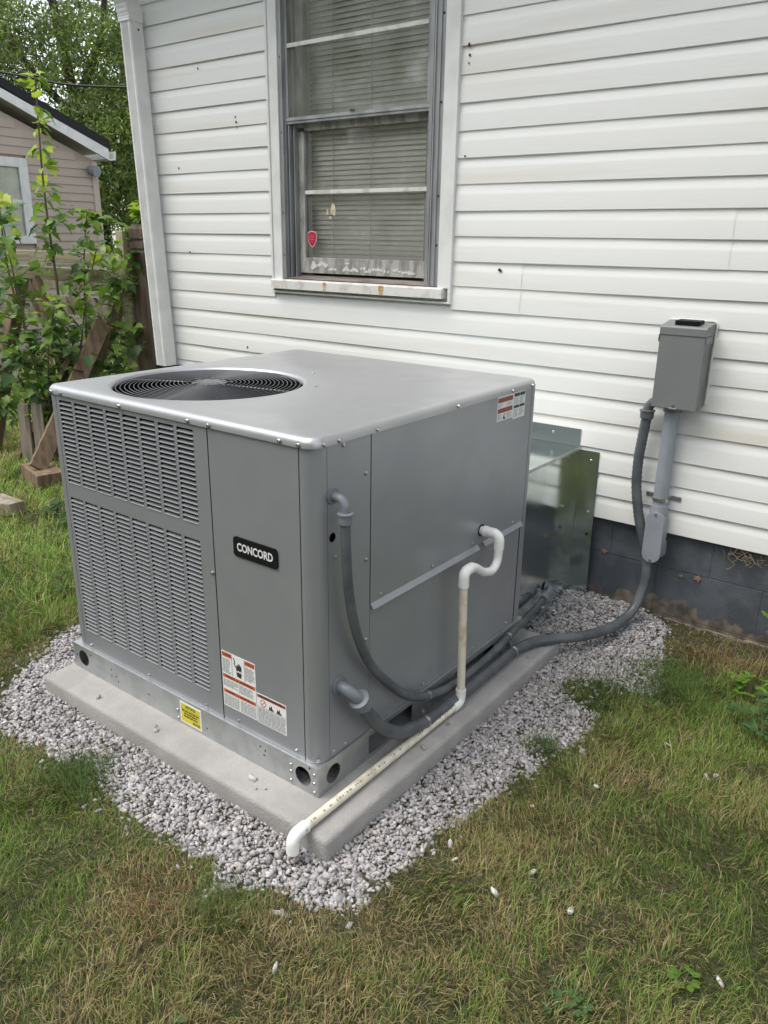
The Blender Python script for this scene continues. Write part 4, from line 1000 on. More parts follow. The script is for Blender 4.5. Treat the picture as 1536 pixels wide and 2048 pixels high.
MB().prism([(.279, .31), (.333, .31), (.333, .37), (.279, .37)], 'y', -0.0119, 0.033).build('wall_entry', 'pvcgrey', rs, bevel=.004)
lid = MB().prism(stad(0.306, .408, .072, .212), 'y', -0.0775, -0.0735).build('access_cover', 'pvcgrey', rs, bevel=.0012)
for z in (.503, .312): MB().disc((.306, -.0777, z), (0, -1, 0), .005, .003, 10).build('cover_screw', 'zinc', lid)
m = MB()
for k in range(12):
    a = math.pi * k / 12; b = math.pi * (k + 1) / 12
    m.add([(.303 + .0305 * math.cos(t), -.038 - .0305 * math.sin(t), z) for t in (a, b) for z in (.553, .566)] + [(.303 + .0278 * math.cos(t), -.038 - .0278 * math.sin(t), z) for t in (a, b) for z in (.553, .566)],
          [(0, 1, 3, 2), (4, 6, 7, 5), (1, 5, 7, 3), (0, 2, 6, 4)])
m.box(.3335, .372, -.006, -.003, .5525, .5695); m.box(.236, .2725, -.006, -.003, .5515, .5685); m.box(.3320, .3334, -.036, -.003, .553, .566); m.box(.2726, .274, -.036, -.003, .553, .566)
m.disc((.355, -.006, .561), (0, -1, 0), .005, .002, 8); m.disc((.254, -.006, .56), (0, -1, 0), .005, .002, 8)
m.build('two_hole_strap', 'zinc', rs)

# ================================================================== CRUSHED STONE BED (uncountable: one object)
def ico():
    t = (1 + 5 ** .5) / 2
    v = np.array([(-1, t, 0), (1, t, 0), (-1, -t, 0), (1, -t, 0), (0, -1, t), (0, 1, t), (0, -1, -t), (0, 1, -t), (t, 0, -1), (t, 0, 1), (-t, 0, -1), (-t, 0, 1)]) / math.hypot(1, t)
    f = np.array([(0, 11, 5), (0, 5, 1), (0, 1, 7), (0, 7, 10), (0, 10, 11), (1, 5, 9), (5, 11, 4), (11, 10, 2), (10, 7, 6), (7, 1, 8), (3, 9, 4), (3, 4, 2), (3, 2, 6), (3, 6, 8), (3, 8, 9), (4, 9, 5), (2, 4, 11), (6, 2, 10), (8, 6, 7), (9, 8, 1)])
    return v, f
IV, IF = ico()
CV = np.array([(x_, y_, z_) for x_ in (-1, 1) for y_ in (-1, 1) for z_ in (-1, 1)]) * .72
CF = np.array([(0, 1, 3), (0, 3, 2), (4, 6, 7), (4, 7, 5), (0, 4, 5), (0, 5, 1), (2, 3, 7), (2, 7, 6), (0, 2, 6), (0, 6, 4), (1, 5, 7), (1, 7, 3)])
def rot_mats(n, rng, tilt=1.0):
    a = rng.uniform(0, 2 * np.pi, n); b = rng.normal(0, .45 * tilt, n); c = rng.normal(0, .45 * tilt, n)
    ca, sa, cb, sb_, cc, sc_ = np.cos(a), np.sin(a), np.cos(b), np.sin(b), np.cos(c), np.sin(c)
    z = np.zeros(n); o = np.ones(n)
    Rz = np.stack([ca, -sa, z, sa, ca, z, z, z, o], 1).reshape(n, 3, 3)
    Rx = np.stack([o, z, z, z, cb, -sb_, z, sb_, cb], 1).reshape(n, 3, 3)
    Ry = np.stack([cc, z, sc_, z, o, z, -sc_, z, cc], 1).reshape(n, 3, 3)
    return Rz @ Rx @ Ry
def stone_cols(n, rng):
    g = rng.normal(.375, .085, n).clip(.16, .64)
    tint = rng.uniform(0, 1, n)[:, None]
    c = g[:, None] * (np.array([1.0, .93, .91]) * (1 - tint) + np.array([1.0, .965, .98]) * tint)
    w = rng.random(n) < .05; c[w] = rng.uniform(.2, .3, (w.sum(), 1)) * np.array([1.0, .86, .76])
    return c
def stones(n, x, y, z, size, rng):
    sc3 = np.stack([size * rng.uniform(.9, 1.65, n), size * rng.uniform(.5, .95, n), size * rng.uniform(.34, .62, n)], 1)
    base = IV[None] * (1 + rng.normal(0, .13, (n, 12, 1)).clip(-.3, .35)) * sc3[:, None, :]
    v = np.einsum('nij,nkj->nki', rot_mats(n, rng), base) + np.stack([x, y, z], 1)[:, None, :]
    return v
N0 = 240000
x = RNG.uniform(-1.9, 0.75, N0); y = RNG.uniform(-2.25, 0.03, N0)
ins = in_poly(x, y, GRAVEL); d = dist_poly(x, y, GRAVEL); edge = fbm(x, y, 9, 40)
keep = (ins & (d > (edge - .42) * .10)) | (~ins & (d < .05) & (RNG.random(N0) < .16 * np.exp(-d / .03)))
pad = (x > PAD[0] + .01) & (x < PAD[1] - .012) & (y > PAD[2] + .012) & (y < PAD[3] - .01)
grassy = ((np.hypot((x - .40) / .16, (y + .66) / .10) < 1) & (RNG.random(N0) < .85)) | ((np.hypot((x - .34) / .05, (y + 1.06) / .05) < 1) & (RNG.random(N0) < .6))
duct_in = (x > -1.0) & (x < DXR - .01) & (y > -.55)
keep &= ~pad & ~grassy & ~duct_in
# far part behind the unit needs few
x, y, d, ins = x[keep], y[keep], d[keep], ins[keep]
n = min(len(x), 56000); x, y, d, ins = x[:n], y[:n], d[:n], ins[:n]
mound = np.clip(d / .10, 0, 1) * ins
z = ground_h(x, y) - .004 + mound * .006 + RNG.uniform(-.011, .007, n)
hw_ = np.clip(1 - np.hypot((x - .12) / .30, (y + .08) / .22), 0, 1)
z += hw_ * .03
stray = [(-.62, -1.775), (-.60, -1.79), (-.20, -1.765), (-.14, -1.775), (-.16, -1.79), (.10, -.58), (.095, -.66), (.07, -.5), (-.9, -1.79), (.09, -1.2), (.1, -1.35)]
x = np.concatenate([x, [p[0] for p in stray]]); y = np.concatenate([y, [p[1] for p in stray]]); z = np.concatenate([z, np.full(len(stray), .0615)]); n = len(x)
size = RNG.lognormal(math.log(.0064), .25, n).clip(.0035, .0135)
def chips(n, x, y, z, size, rng):
    sc3 = np.stack([size * rng.uniform(.85, 1.6, n), size * rng.uniform(.55, 1.0, n), size * rng.uniform(.36, .7, n)], 1)
    base = CV[None] * (1 + rng.normal(0, .24, (n, 8, 3)).clip(-.55, .5)) * sc3[:, None, :]
    return np.einsum('nij,nkj->nki', rot_mats(n, rng, 1.3), base) + np.stack([x, y, z], 1)[:, None, :]
v = chips(n, x, y, z, size, RNG); col = np.repeat(stone_cols(n, RNG), 8, 0)
f = (CF[None] + (np.arange(n) * 8)[:, None, None]).reshape(-1)
gme = mesh_np('gravel', v.reshape(-1, 3), f, np.full(n * 12, 3), MAT['stone'], col)
tag(link(bpy.data.objects.new('gravel', gme)), 'bed of pale grey crushed stone around the concrete pad', 'gravel', kind='stuff')
# dark bed under the stones
bx_, by_ = [p[0] for p in GRAVEL], [p[1] for p in GRAVEL]
# loose stones in the grass, each its own
LOOSE = [((0.523, -1.657), 'on straw-coloured grass right of the gravel tip'), ((0.248, -2.133), 'lying alone in the grass below the gravel tip'), ((0.565, -1.542), 'upper of two lone stones in the grass right of the gravel tip'),
    ((0.346, -1.582), 'large pale stone just off the right gravel edge'), ((0.384, -1.62), 'stone in the grass beside the right gravel edge'), ((0.299, -1.642), 'stone at the right gravel edge near the pad corner'),
    ((0.69, -1.593), 'lone stone among the green blades lower right'), ((1.027, -1.575), 'bright stone near the bottom right corner'), ((-0.043, -2.078), 'white stone beside the dug-up brown turf'),
    ((-0.028, -2.092), 'second white stone beside the dug-up brown turf'), ((0.45, -1.32), 'pale stone in the grass off the middle of the right gravel edge'), ((0.56, -1.13), 'stone in the grass right of the gravel, halfway to the wall'),
    ((0.66, -0.80), 'small stone in the grass near the brown weeds'), ((0.82, -0.86), 'pair-mate stone in the grass at the right picture edge'), ((0.80, -0.88), 'left of two touching stones at the right picture edge')]
for (p, t) in LOOSE:
    vv = stones(1, np.zeros(1), np.zeros(1), np.zeros(1), np.array([RNG.uniform(.0085, .0105)]), RNG)[0]
    me = mesh_np('loose_stone', vv, IF.reshape(-1), np.full(20, 3), MAT['stone'], np.repeat(np.array([[.56, .53, .51]]), 12, 0))
    o = bpy.data.objects.new('loose_stone', me)
    link(o, None, Matrix.Translation((p[0], p[1], float(ground_h(p[0], p[1])) + .012)))
    tag(o, 'loose pale ' + t if t.startswith('stone') else 'loose pale stone ' + t if not 'stone' in t.split()[:3] else 'loose ' + t, 'stone', 'loose stones in the grass')

# ================================================================== GRASS (uncountable: one object)
def straw_field(x, y):
    s = fbm(x, y, 2.1, 60, 3) * 0.95 + fbm(x, y, 7, 70, 2) * 0.45 - 0.22
    for (cx, cy, r, a) in ((-.145, -2.18, .14, .75), (.62, -.13, .17, 1.1), (.55, -1.62, .32, .30), (.15, -2.15, .35, .22), (.6, -1.05, .09, .5), (.35, -2.0, .25, .15), (.17, -2.06, .10, .6), (-.05, -2.4, .2, .15), (.95, -1.15, .35, -.16), (.75, -.55, .2, -.12), (-.75, -2.2, .28, -.22), (-.45, -2.3, .25, -.1), (.62, -.9, .2, -.05), (-4.2, -.2, .6, .25)):
        s = s + a * np.exp(-((x - cx) ** 2 + (y - cy) ** 2) / r ** 2)
    return s
def blades(n, x, y, L, wd, rng, seg=2):
    z = ground_h(x, y)
    az = rng.uniform(0, 2 * np.pi, n) * .62 + fbm(x, y, 5.1, 90, 2) * 14.0
    lean = rng.beta(2.0, 1.8, n) * 1.3 + .08
    dx, dy = np.cos(az), np.sin(az)
    px_, py_ = -dy, dx
    p0 = np.stack([x, y, z], 1); dirh = np.stack([dx, dy, np.zeros(n)], 1); side = np.stack([px_, py_, np.zeros(n)], 1)
    tw = rng.normal(0, .5, n)[:, None]; side = side * np.cos(tw) + np.array([0, 0, 1.0]) * np.sin(tw) * .6
    up = np.array([0, 0, 1.0])
    m = p0 + (dirh * np.sin(lean * .6)[:, None] + up * np.cos(lean * .6)[:, None]) * (L * .55)[:, None]
    t = m + (dirh * np.sin(lean * 1.25)[:, None] + up * np.cos(lean * 1.25)[:, None]) * (L * .5)[:, None]
    t[:, 2] = np.maximum(t[:, 2], z + .003); m[:, 2] = np.maximum(m[:, 2], z + .002)
    w = (wd / 2)[:, None]
    V = np.stack([p0 - side * w, p0 + side * w, m + side * w * .85, m - side * w * .85, t], 1)
    return V
def col_mix(n, x, y, rng, far=False):
    s = straw_field(x, y) + (fbm(x, y, 22, 170, 2) - .5) * .5 + rng.normal(0, .22, n)
    k = np.clip((s - .55) / .24, 0, 1)[:, None]
    painted_sun = np.clip((-x - 1.6) / .8, 0, 1)[:, None]  # blades on the left coloured lighter, painting in sunlight there
    gsel = rng.random(n)[:, None]; patch_ = fbm(x, y, 2.7, 120, 2)[:, None]
    green = np.array([.062, .122, .019]) * (1 - gsel) + np.array([.215, .295, .062]) * gsel
    green = green * (.62 + .75 * patch_) * (.8 + .4 * fbm(x, y, 17, 180, 2)[:, None])
    ssel = rng.random(n)[:, None]
    straw = np.array([.20, .165, .066]) * (1 - ssel) + np.array([.40, .335, .165]) * ssel
    brown = np.array([.19, .10, .045])
    bw = (rng.random(n)[:, None] < .12 + .45 * np.exp(-(((x - .62) / .2) ** 2 + ((y + .12) / .14) ** 2))[:, None] + .35 * np.exp(-(((x + .12) / .1) ** 2 + ((y + 2.19) / .1) ** 2))[:, None])
    straw = np.where(bw, brown, straw)
    pick = (rng.random(n)[:, None] < k * .80 + .07)
    return np.where(pick, straw, green) * (1.22 + .35 * painted_sun)
Vs, Cs = [], []
HS = lambda x, y: (y > 0.02) & (x > HX0)
def sow(n, xr, yr, Lm, Ls, wm, rng, excl=True):
    x = rng.uniform(*xr, n); y = rng.uniform(*yr, n)
    ins = in_poly(x, y, GRAVEL); d = dist_poly(x, y, GRAVEL); e = fbm(x, y, 9, 40)
    ok = ~(ins & (d > (e - .36) * .11))
    ok |= (np.hypot((x - .40) / .16, (y + .66) / .10) < 1) & (rng.random(n) < .6)
    ok |= (np.hypot((x - .34) / .05, (y + 1.06) / .05) < 1) & (rng.random(n) < .35)
    padm = (x > PAD[0] - .01) & (x < PAD[1] + .012) & (y > PAD[2] - .012) & (y < PAD[3] + .01)
    bare = fbm(x, y, 5.5, 150, 2) < .20
    soilstrip = (y > -.10 - .05 * fbm(x, y, 6, 33, 2)) & (x > .3) & (rng.random(n) < .8)
    ok &= ~padm & ~HS(x, y) & ~(bare & (rng.random(n) < .6)) & ~soilstrip
    ok &= ~((x > DXR - 1.0) & (x < .02) & (y > -.56))
    x, y = x[ok], y[ok]; n = len(x)
    hf = .30 + .70 * fbm(x, y, 2.3, 200, 2) + .75 * fbm(x, y, 13, 210, 2)
    edged = np.clip(d[ok] / .08, .55, 1)
    L = rng.gamma(7, Lm / 7, n) * hf * edged; wd = rng.normal(wm, wm * .25, n).clip(wm * .4, wm * 2)
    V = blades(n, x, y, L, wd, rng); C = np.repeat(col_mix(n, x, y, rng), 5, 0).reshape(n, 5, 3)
    C[:, :2] *= .62                     # bases darkened: shade between the blades painted into their colour
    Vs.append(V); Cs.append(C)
g_rng = np.random.default_rng(5)
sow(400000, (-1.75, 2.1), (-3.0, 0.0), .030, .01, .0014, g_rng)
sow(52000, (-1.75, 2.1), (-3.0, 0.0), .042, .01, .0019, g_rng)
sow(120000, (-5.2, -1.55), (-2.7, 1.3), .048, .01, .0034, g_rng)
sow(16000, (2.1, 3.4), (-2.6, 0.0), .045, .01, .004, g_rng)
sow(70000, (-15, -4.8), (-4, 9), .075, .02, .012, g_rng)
# darker green tuft beside the gravel, left
for (cx, cy, r_, n_) in ((-.66, -2.04, .06, 1400), (.03, -2.10, .05, 700), (.57, -.42, .09, 2600), (.36, -1.05, .03, 250), (.40, -.66, .10, 1200)):
    a_ = g_rng.normal(0, r_, n_) + cx; b_ = g_rng.normal(0, r_, n_) + cy
    Vs.append(blades(n_, a_, b_, g_rng.gamma(8, .0056, n_), np.full(n_, .0018), g_rng))
    Cs.append(np.repeat((np.array([.085, .135, .034]) * g_rng.uniform(.6, 1.5, (n_, 1))), 5, 0).reshape(n_, 5, 3))
# thatch: dead blades lying flat
n_ = 34000; x = g_rng.uniform(-1.7, 2.0, n_); y = g_rng.uniform(-3.0, -.02, n_)
ok = ~in_poly(x, y, GRAVEL) & ~((x > PAD[0]) & (x < PAD[1]) & (y > PAD[2]) & (y < PAD[3])) & (g_rng.random(n_) < np.clip((straw_field(x, y) - .1) * 1.6, .12, 1))
x, y = x[ok], y[ok]; n_ = len(x)
a_ = g_rng.uniform(0, 2 * np.pi, n_); Lh = g_rng.uniform(.015, .04, n_); z = ground_h(x, y) + g_rng.uniform(.006, .026, n_)
dv = np.stack([np.cos(a_), np.sin(a_), g_rng.normal(0, .25, n_)], 1); sd = np.stack([-np.sin(a_), np.cos(a_), np.zeros(n_)], 1) * .0008
p0 = np.stack([x, y, z], 1); pm_ = p0 + dv * (Lh * .5)[:, None] + np.array([0, 0, .003]); pt = p0 + dv * Lh[:, None]
Vs.append(np.stack([p0 - sd, p0 + sd, pm_ + sd, pm_ - sd, pt], 1))
ss = g_rng.random((n_, 1)); Cs.append(np.repeat(np.array([.16, .12, .055]) * (1 - ss) + np.array([.32, .26, .14]) * ss, 5, 0).reshape(n_, 5, 3))
V = np.concatenate(Vs); C = np.concatenate(Cs); n = len(V)
base_i = (np.arange(n) * 5)[:, None]
fl = np.concatenate([base_i + np.array([0, 1, 2, 3]), base_i + np.array([3, 2, 4])], 1).reshape(-1)
fs_ = np.tile(np.array([4, 3]), n)
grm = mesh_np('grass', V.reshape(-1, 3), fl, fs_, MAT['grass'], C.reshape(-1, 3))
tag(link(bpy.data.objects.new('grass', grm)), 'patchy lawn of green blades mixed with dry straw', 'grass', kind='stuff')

# ================================================================== WEEDS AND SMALL THINGS
def weed(name, x, y, n, h, spread, leaf, m, label, seed, cat='weed'):
    r = random.Random(seed); e = empty(name, (x, y, float(ground_h(x, y))), label, cat, 'weeds in the lawn')
    z0 = float(ground_h(x, y)); st = MB(); lv = MB()
    for k in range(n):
        a = r.uniform(0, 6.28); q = spread * r.uniform(.2, 1); hh = h * r.uniform(.4, 1)
        tip = Vector((x + math.cos(a) * q, y + math.sin(a) * q, z0 + hh))
        if k < 30: st.tube([(x + math.cos(a) * q * .2, y + math.sin(a) * q * .2, z0), (x + math.cos(a) * q * .6, y + math.sin(a) * q * .6, z0 + hh * .6), tip], [.0016, .0012, .0008], 5)
        for j in range(3):
            b = a + (j - 1) * 1.2 + r.uniform(-.3, .3); L = leaf * r.uniform(.7, 1.2); w = L * .62
            d = Vector((math.cos(b), math.sin(b), r.uniform(-.2, .35))).normalized(); sd = d.cross(Vector((0, 0, 1))).normalized() * w / 2
            lv.add([tip, tip + d * L * .4 + sd, tip + d * L * .85 + sd * .7, tip + d * L, tip + d * L * .85 - sd * .7, tip + d * L * .4 - sd], [(0, 1, 2, 3), (0, 3, 4, 5)])
    st.build('stem', 'twig', e); lv.build('leaves', m, e)
    return e
weed('leafy_weed', .88, -.55, 34, .11, .10, .030, 'leaf_dark', 'dark green leafy weed at the right edge below the bare soil', 1)
weed('leafy_weed', .80, -.34, 22, .08, .07, .026, 'leaf', 'small leafy weed between the brown turf and the right picture edge', 2)
weed('leafy_weed', .80, -.05, 18, .22, .05, .028, 'leaf', 'upright green weed against the foundation at the right edge', 3)
weed('clover', .784, -1.823, 18, .03, .05, .015, 'leaf_dark', 'bright green clover patch at the bottom edge of the lawn', 4, 'clover')
weed('broadleaf_weed', .961, -1.619, 5, .022, .022, .022, 'leaf', 'pale broad leaf weed near the bottom right corner', 5)
weed('broadleaf_weed', .20, -2.36, 5, .022, .025, .02, 'leaf_dark', 'small broad leaf weed at the bottom edge, left of centre', 6)
weed('ground_ivy', -1.75, -1.12, 60, .06, .26, .034, 'leaf_dark', 'dark low ivy in the grass beside the rear left of the unit', 8, 'ivy')
weed('ground_ivy', -2.75, -.72, 60, .07, .26, .036, 'leaf_dark', 'dark low ivy in front of the wooden offcut', 9, 'ivy')
# dead leaves stuck on the foundation, dry stalks under the siding
def star(cx, cz, r, seed):
    q = random.Random(seed); return [(cx + math.cos(2 * math.pi * k / 10) * r * (1 if k % 2 == 0 else .5) * q.uniform(.7, 1.2), cz + math.sin(2 * math.pi * k / 10) * r * .8 * (1 if k % 2 == 0 else .5) * q.uniform(.7, 1.2)) for k in range(10)]
for i, (cx, cz, r_, t) in enumerate(((0.078, .262, .017, 'dead orange leaf on the dark blocks beside the duct'), (.47, .243, .020, 'star shaped dead leaf on the dark blocks right of the conduit'), (.405, .238, .012, 'small curled dead leaf on the mortar joint right of the conduit'))):
    MB().prism(star(cx, cz, r_, i), 'y', .027, .0285).build('dead_leaf', 'deadleaf', None, label=t, cat='leaf')
dm = MB(); q = random.Random(4)
for k in range(46):
    x = q.uniform(.56, .95); z = .40 + q.uniform(-.02, .02); p = [Vector((x, q.uniform(.004, .03), z))]
    for j in range(3): p.append(p[-1] + Vector((q.uniform(-.03, .03), q.uniform(-.006, .006), q.uniform(-.03, .006))))
    for pp in p: pp.y = min(max(pp.y, .0), .030)
    dm.tube(smooth_path(p, 2), .0008, 4)
dm.build('dry_stalks', 'straw', None, label='tangle of dry stalks hanging below the siding at the right edge', cat='dry stalks')

# ================================================================== BACKYARD ON THE LEFT
# dark fence post
PX, PY = -3.50, 0.475
pst = MB(); w = .0635
M45 = Matrix.Rotation(R(8), 4, 'Z')
def sq(z, k):
    return [tuple(M45 @ Vector((PX * 0 + a * w * k, b * w * k, z)) + Vector((PX, PY, 0))) for a, b in ((-1, -1), (1, -1), (1, 1), (-1, 1))]
lv_ = [(-.1, 1), (1.40, 1), (1.402, .86), (1.418, .86), (1.42, 1), (1.462, 1), (1.464, .86), (1.480, .86), (1.482, 1), (1.545, 1), (1.572, .72)]
for z, k in lv_: pst.v += sq(z, k)
pst.f += [(i * 4 + k, i * 4 + (k + 1) % 4, i * 4 + 4 + (k + 1) % 4, i * 4 + 4 + k) for i in range(len(lv_) - 1) for k in range(4)] + [(0, 1, 2, 3), tuple(range(len(lv_) * 4 - 4, len(lv_) * 4))]
pst.build('fence_post', 'wood_dark', None, bevel=.002, label='dark brown wooden post with grooved top beside the downspout', cat='post')
MB().box(PX - .16, PX - .085, PY - .10, PY - .02, -.05, 1.53).build('fence_stake', 'wood_green', None, bevel=.003, label='pale greenish stake right behind the dark post, left side', cat='post')
# trestle frame of old lumber
tr = empty('lumber_frame', (-4.1, .25, 0), 'frame of weathered lumber with slanting legs standing behind the sapling', 'wooden frame')
MB().bar((-4.95, -.30, 1.275), (-3.765, .552, 1.215), .04, .088).build('top_rail', 'wood_green', tr, bevel=.003)
MB().bar((-5.15, .05, 1.36), (-3.90, .72, 1.33), .04, .075).build('rear_rail', 'wood_green', tr, bevel=.003)
MB().bar((-3.80, .52, 1.17), (-3.98, -.02, .0), .09, .09).build('leg', 'wood_mid', tr, bevel=.003)
MB().bar((-4.45, .10, 1.21), (-4.40, -.32, .0), .09, .09).build('leg', 'wood_mid', tr, bevel=.003)
MB().bar((-4.33, .15, 1.21), (-3.95, .1, .35), .05, .09).build('brace', 'wood_mid', tr, bevel=.003)
MB().bar((-4.55, .20, 1.21), (-4.25, .45, .0), .09, .05).build('leg', 'wood_grey', tr, bevel=.003)
MB().bar((-3.98, .20, .72), (-4.08, -.28, .0), .16, .04, up=(.5, .6, .3)).build('board', 'wood_mid', tr, bevel=.003)
MB().bar((-5.2, .42, .98), (-3.9, 1.0, .95), .03, .14).build('back_board', 'wood_grey', tr, bevel=.003)
MB().bar((-5.2, .42, 1.17), (-3.9, 1.0, 1.14), .03, .14).build('back_board', 'wood_grey', tr, bevel=.003)
# leaning board, offcut and plank
MB().bar((-3.435, -.515, .10), (-3.70, .24, .93), .105, .034, up=(.9, -.1, .3)).build('leaning_board', 'wood_mid', None, bevel=.002, label='brown board leaning behind the unit, its foot on the wooden offcut', cat='board')
om = Matrix.Translation((-3.46, -.47, .045)) @ Matrix.Rotation(R(-12), 4, 'Z') @ Matrix.Rotation(R(3), 4, 'Y')
MB().box(-.15, .15, -.085, .085, -.06, .048).build('wood_offcut', 'wood_mid', None, bevel=.004, world=om, label='thick wooden offcut lying on the grass under the leaning board', cat='wood block')
om = Matrix.Translation((-3.20, -.95, .03)) @ Matrix.Rotation(R(24), 4, 'Z') @ Matrix.Rotation(R(-2), 4, 'Y')
MB().prism([(-.75, -.09), (.20, -.09), (.24, -.02), (.02, .09), (-.75, .09)], 'z', -.035, .035).build('cut_plank', 'wood_grey', None, bevel=.003, world=om, label='pointed pale plank end on the grass at the left picture edge', cat='plank')
# weathered pickets
for i, (x, y, h, t) in enumerate(((-3.93, -.30, .42, 'grey weathered picket, left of the close pair by the offcut'), (-3.845, -.245, .43, 'grey weathered picket, right of the close pair by the offcut'), (-4.62, -.12, .40, 'lone grey weathered picket near the left picture edge'), (-3.60, -.02, .35, 'dark weathered picket in shade behind the leaning board'))):
    mm = Matrix.Translation((x, y, 0)) @ Matrix.Rotation(R(35 + 4 * i), 4, 'Z') @ Matrix.Rotation(R(2 - i), 4, 'Y')
    MB().prism([(-.037, -.03), (.037, -.03), (.037, h - .018 * (i % 2)), (.012, h - .006), (-.015, h + .004), (-.037, h - .012)], 'y', -.011, .011).build('picket', 'wood_grey', None, bevel=.002, world=mm, label=t, cat='picket', group='weathered pickets behind the unit')
# stacked boards lying in the back
for i in range(4):
    mm = Matrix.Translation((-4.6 + .06 * i, 1.0 + .14 * i, .04 + .045 * (i % 2))) @ Matrix.Rotation(R(20 + 6 * i), 4, 'Z')
    MB().box(-.55, .55, -.07, .07, -.02, .02).build('ground_board', 'wood_grey', None, bevel=.002, world=mm, label='weathered board lying on the ground behind the dark post', cat='board', group='boards lying behind the post')

# ---- sapling
sap = empty('sapling', (-3.94, .06, 0), 'young leafy sapling with one tall shoot, left of the unit', 'sapling')
sr = random.Random(12); RIGHT = Vector((.797, .604, 0)); FWD = Vector((-.604, .797, 0)); B0 = Vector((-3.94, .06, 0))
def SP(u, f_, z): return B0 + RIGHT * u + FWD * f_ + Vector((0, 0, z))
stems = [([(.02, 0, 0), (.0, .05, .6), (-.02, .08, 1.2), (-.04, .1, 1.8), (-.02, .12, 2.45)], 1.0), ([(.05, 0, 0), (.2, -.02, .5), (.42, .0, 1.05), (.60, .05, 1.50), (.66, .06, 1.68)], .75), ([(0, 0, 0), (-.18, .0, .6), (-.30, .0, 1.2), (-.33, .05, 1.75)], .75),
         ([(.04, .05, 0), (.25, .1, .4), (.48, .12, .75), (.62, .1, .95)], .6), ([(0, .02, 0), (-.25, -.05, .45), (-.48, -.08, .9), (-.62, -.1, 1.3)], .6), ([(.02, -.04, 0), (.12, -.1, .5), (.22, -.12, 1.0), (.34, -.1, 1.42)], .6),
         ([(-.02, -.05, 0), (-.12, -.15, .5), (-.16, -.2, 1.0), (-.20, -.22, 1.55)], .6), ([(.0, .0, 0), (.3, -.12, .3), (.52, -.2, .55)], .5), ([(0, 0, 0), (-.32, -.1, .3), (-.58, -.15, .6)], .5), ([(.02, .1, 0), (.08, .2, .6), (.12, .25, 1.3), (.16, .3, 1.65)], .5), ([(.0, .0, .0), (-.05, -.2, .35), (.02, -.3, .75), (.1, -.32, 1.05)], .5)]
anchors = []
for pts, k in stems:
    path = smooth_path([SP(*p) for p in pts], 6); m_ = len(path)
    MB().tube(path, [.011 * k * (1 - .75 * i / m_) + .002 for i in range(m_)], 6).build('stem', 'twig', sap, smooth=True)
    for i in range(2, m_):
        t = i / m_; p = path[i]
        if p.z < .22: continue
        d = (path[min(i + 1, m_ - 1)] - path[i - 1]).normalized()
        anchors.append((p, d, t, 1))
        if p.z > 1.5: anchors.append((p + Vector((0, 0, .02)), d, t, 1))
        if i % 2 == 0 and t < .9 and p.z < 1.62:
            a = sr.uniform(0, 6.28); L = sr.uniform(.14, .34) * (1.15 - t * .6)
            q = p + Vector((math.cos(a), math.sin(a), sr.uniform(.15, .8))).normalized() * L
            tw = smooth_path([p, (p + q) / 2 + Vector((0, 0, -.012)), q], 3)
            MB().tube(tw, [.003, .0027, .0025, .0022, .002, .0017, .0015], 4).build('twig', 'twig', sap)
            for j, pp in enumerate(tw[1:]): anchors.append((pp, (q - p).normalized(), t, 0))
def leaf_mesh(m, seed):
    r = random.Random(seed)
    half = [(0, 0), (.20, -.04), (.36, .06), (.44, .22), (.34, .30), (.40, .42), (.43, .58), (.30, .62), (.22, .70), (.17, .86), (0, 1.08)]
    mb = MB(); pts = [(x * r.uniform(.85, 1.1), y) for x, y in half]; n = len(pts)
    mid = [(0, y, .02 * math.sin(y * 2)) for _, y in pts]
    R_ = [(x, y, abs(x) * .28 + -.22 * y * y) for x, y in pts]; L_ = [(-x * r.uniform(.9, 1.05), y, abs(x) * .28 - .22 * y * y) for x, y in pts]
    M_ = [(0, max(0, min(1.0, y)), -.22 * y * y) for _, y in pts]
    mb.v += M_ + R_ + L_
    for i in range(n - 1):
        mb.f.append((i, n + i, n + i + 1, i + 1)); mb.f.append((i, i + 1, 2 * n + i + 1, 2 * n + i))
    return mb, mb.mesh('leaf', m, smooth=True)
variants = {k: [leaf_mesh(MAT[k], 10 + i)[1] for i in range(3)] for k in ('leaf', 'leaf_young', 'leaf_dark')}
raw = leaf_mesh(MAT['leaf'], 30)[0]
RV = np.array(raw.v); RF = raw.f
leaves = []
for (p, d, t, main) in anchors:
    for c in range(4 if main else 2):
        a = sr.uniform(0, 6.28); out = Vector((math.cos(a), math.sin(a), sr.uniform(-1.1, .7))).normalized()
        pos = p + out * sr.uniform(.01, .07) + (Vector((sr.uniform(-.05, .05), sr.uniform(-.05, .05), sr.uniform(-.05, .05))) if p.z < 1.6 else Vector())
        size = sr.uniform(.04, .092) * (1.0 if p.z < 1.6 else 1.05)
        young = p.z > 1.75 or t > .86
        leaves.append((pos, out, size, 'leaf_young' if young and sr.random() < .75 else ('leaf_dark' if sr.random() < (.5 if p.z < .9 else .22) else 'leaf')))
sr.shuffle(leaves); leaves.sort(key=lambda q: -q[2] / (q[0] - Vector(CAM)).length + (0 if q[0].z > 1.2 else .01))
def leaf_matrix(pos, out, size):
    y = out; x = y.cross(Vector((0, 0, 1))); x = x.normalized() if x.length > .1 else Vector((1, 0, 0)); z = x.cross(y)
    tl = sr.uniform(-.7, .7); x2 = x * math.cos(tl) + z * math.sin(tl); z2 = x2.cross(y)
    return Matrix(((x2.x * size, y.x * size, z2.x * size, pos.x), (x2.y * size, y.y * size, z2.y * size, pos.y), (x2.z * size, y.z * size, z2.z * size, pos.z), (0, 0, 0, 1)))
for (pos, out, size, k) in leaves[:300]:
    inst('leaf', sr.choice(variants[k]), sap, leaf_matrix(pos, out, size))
lv2 = MB(); lc = []
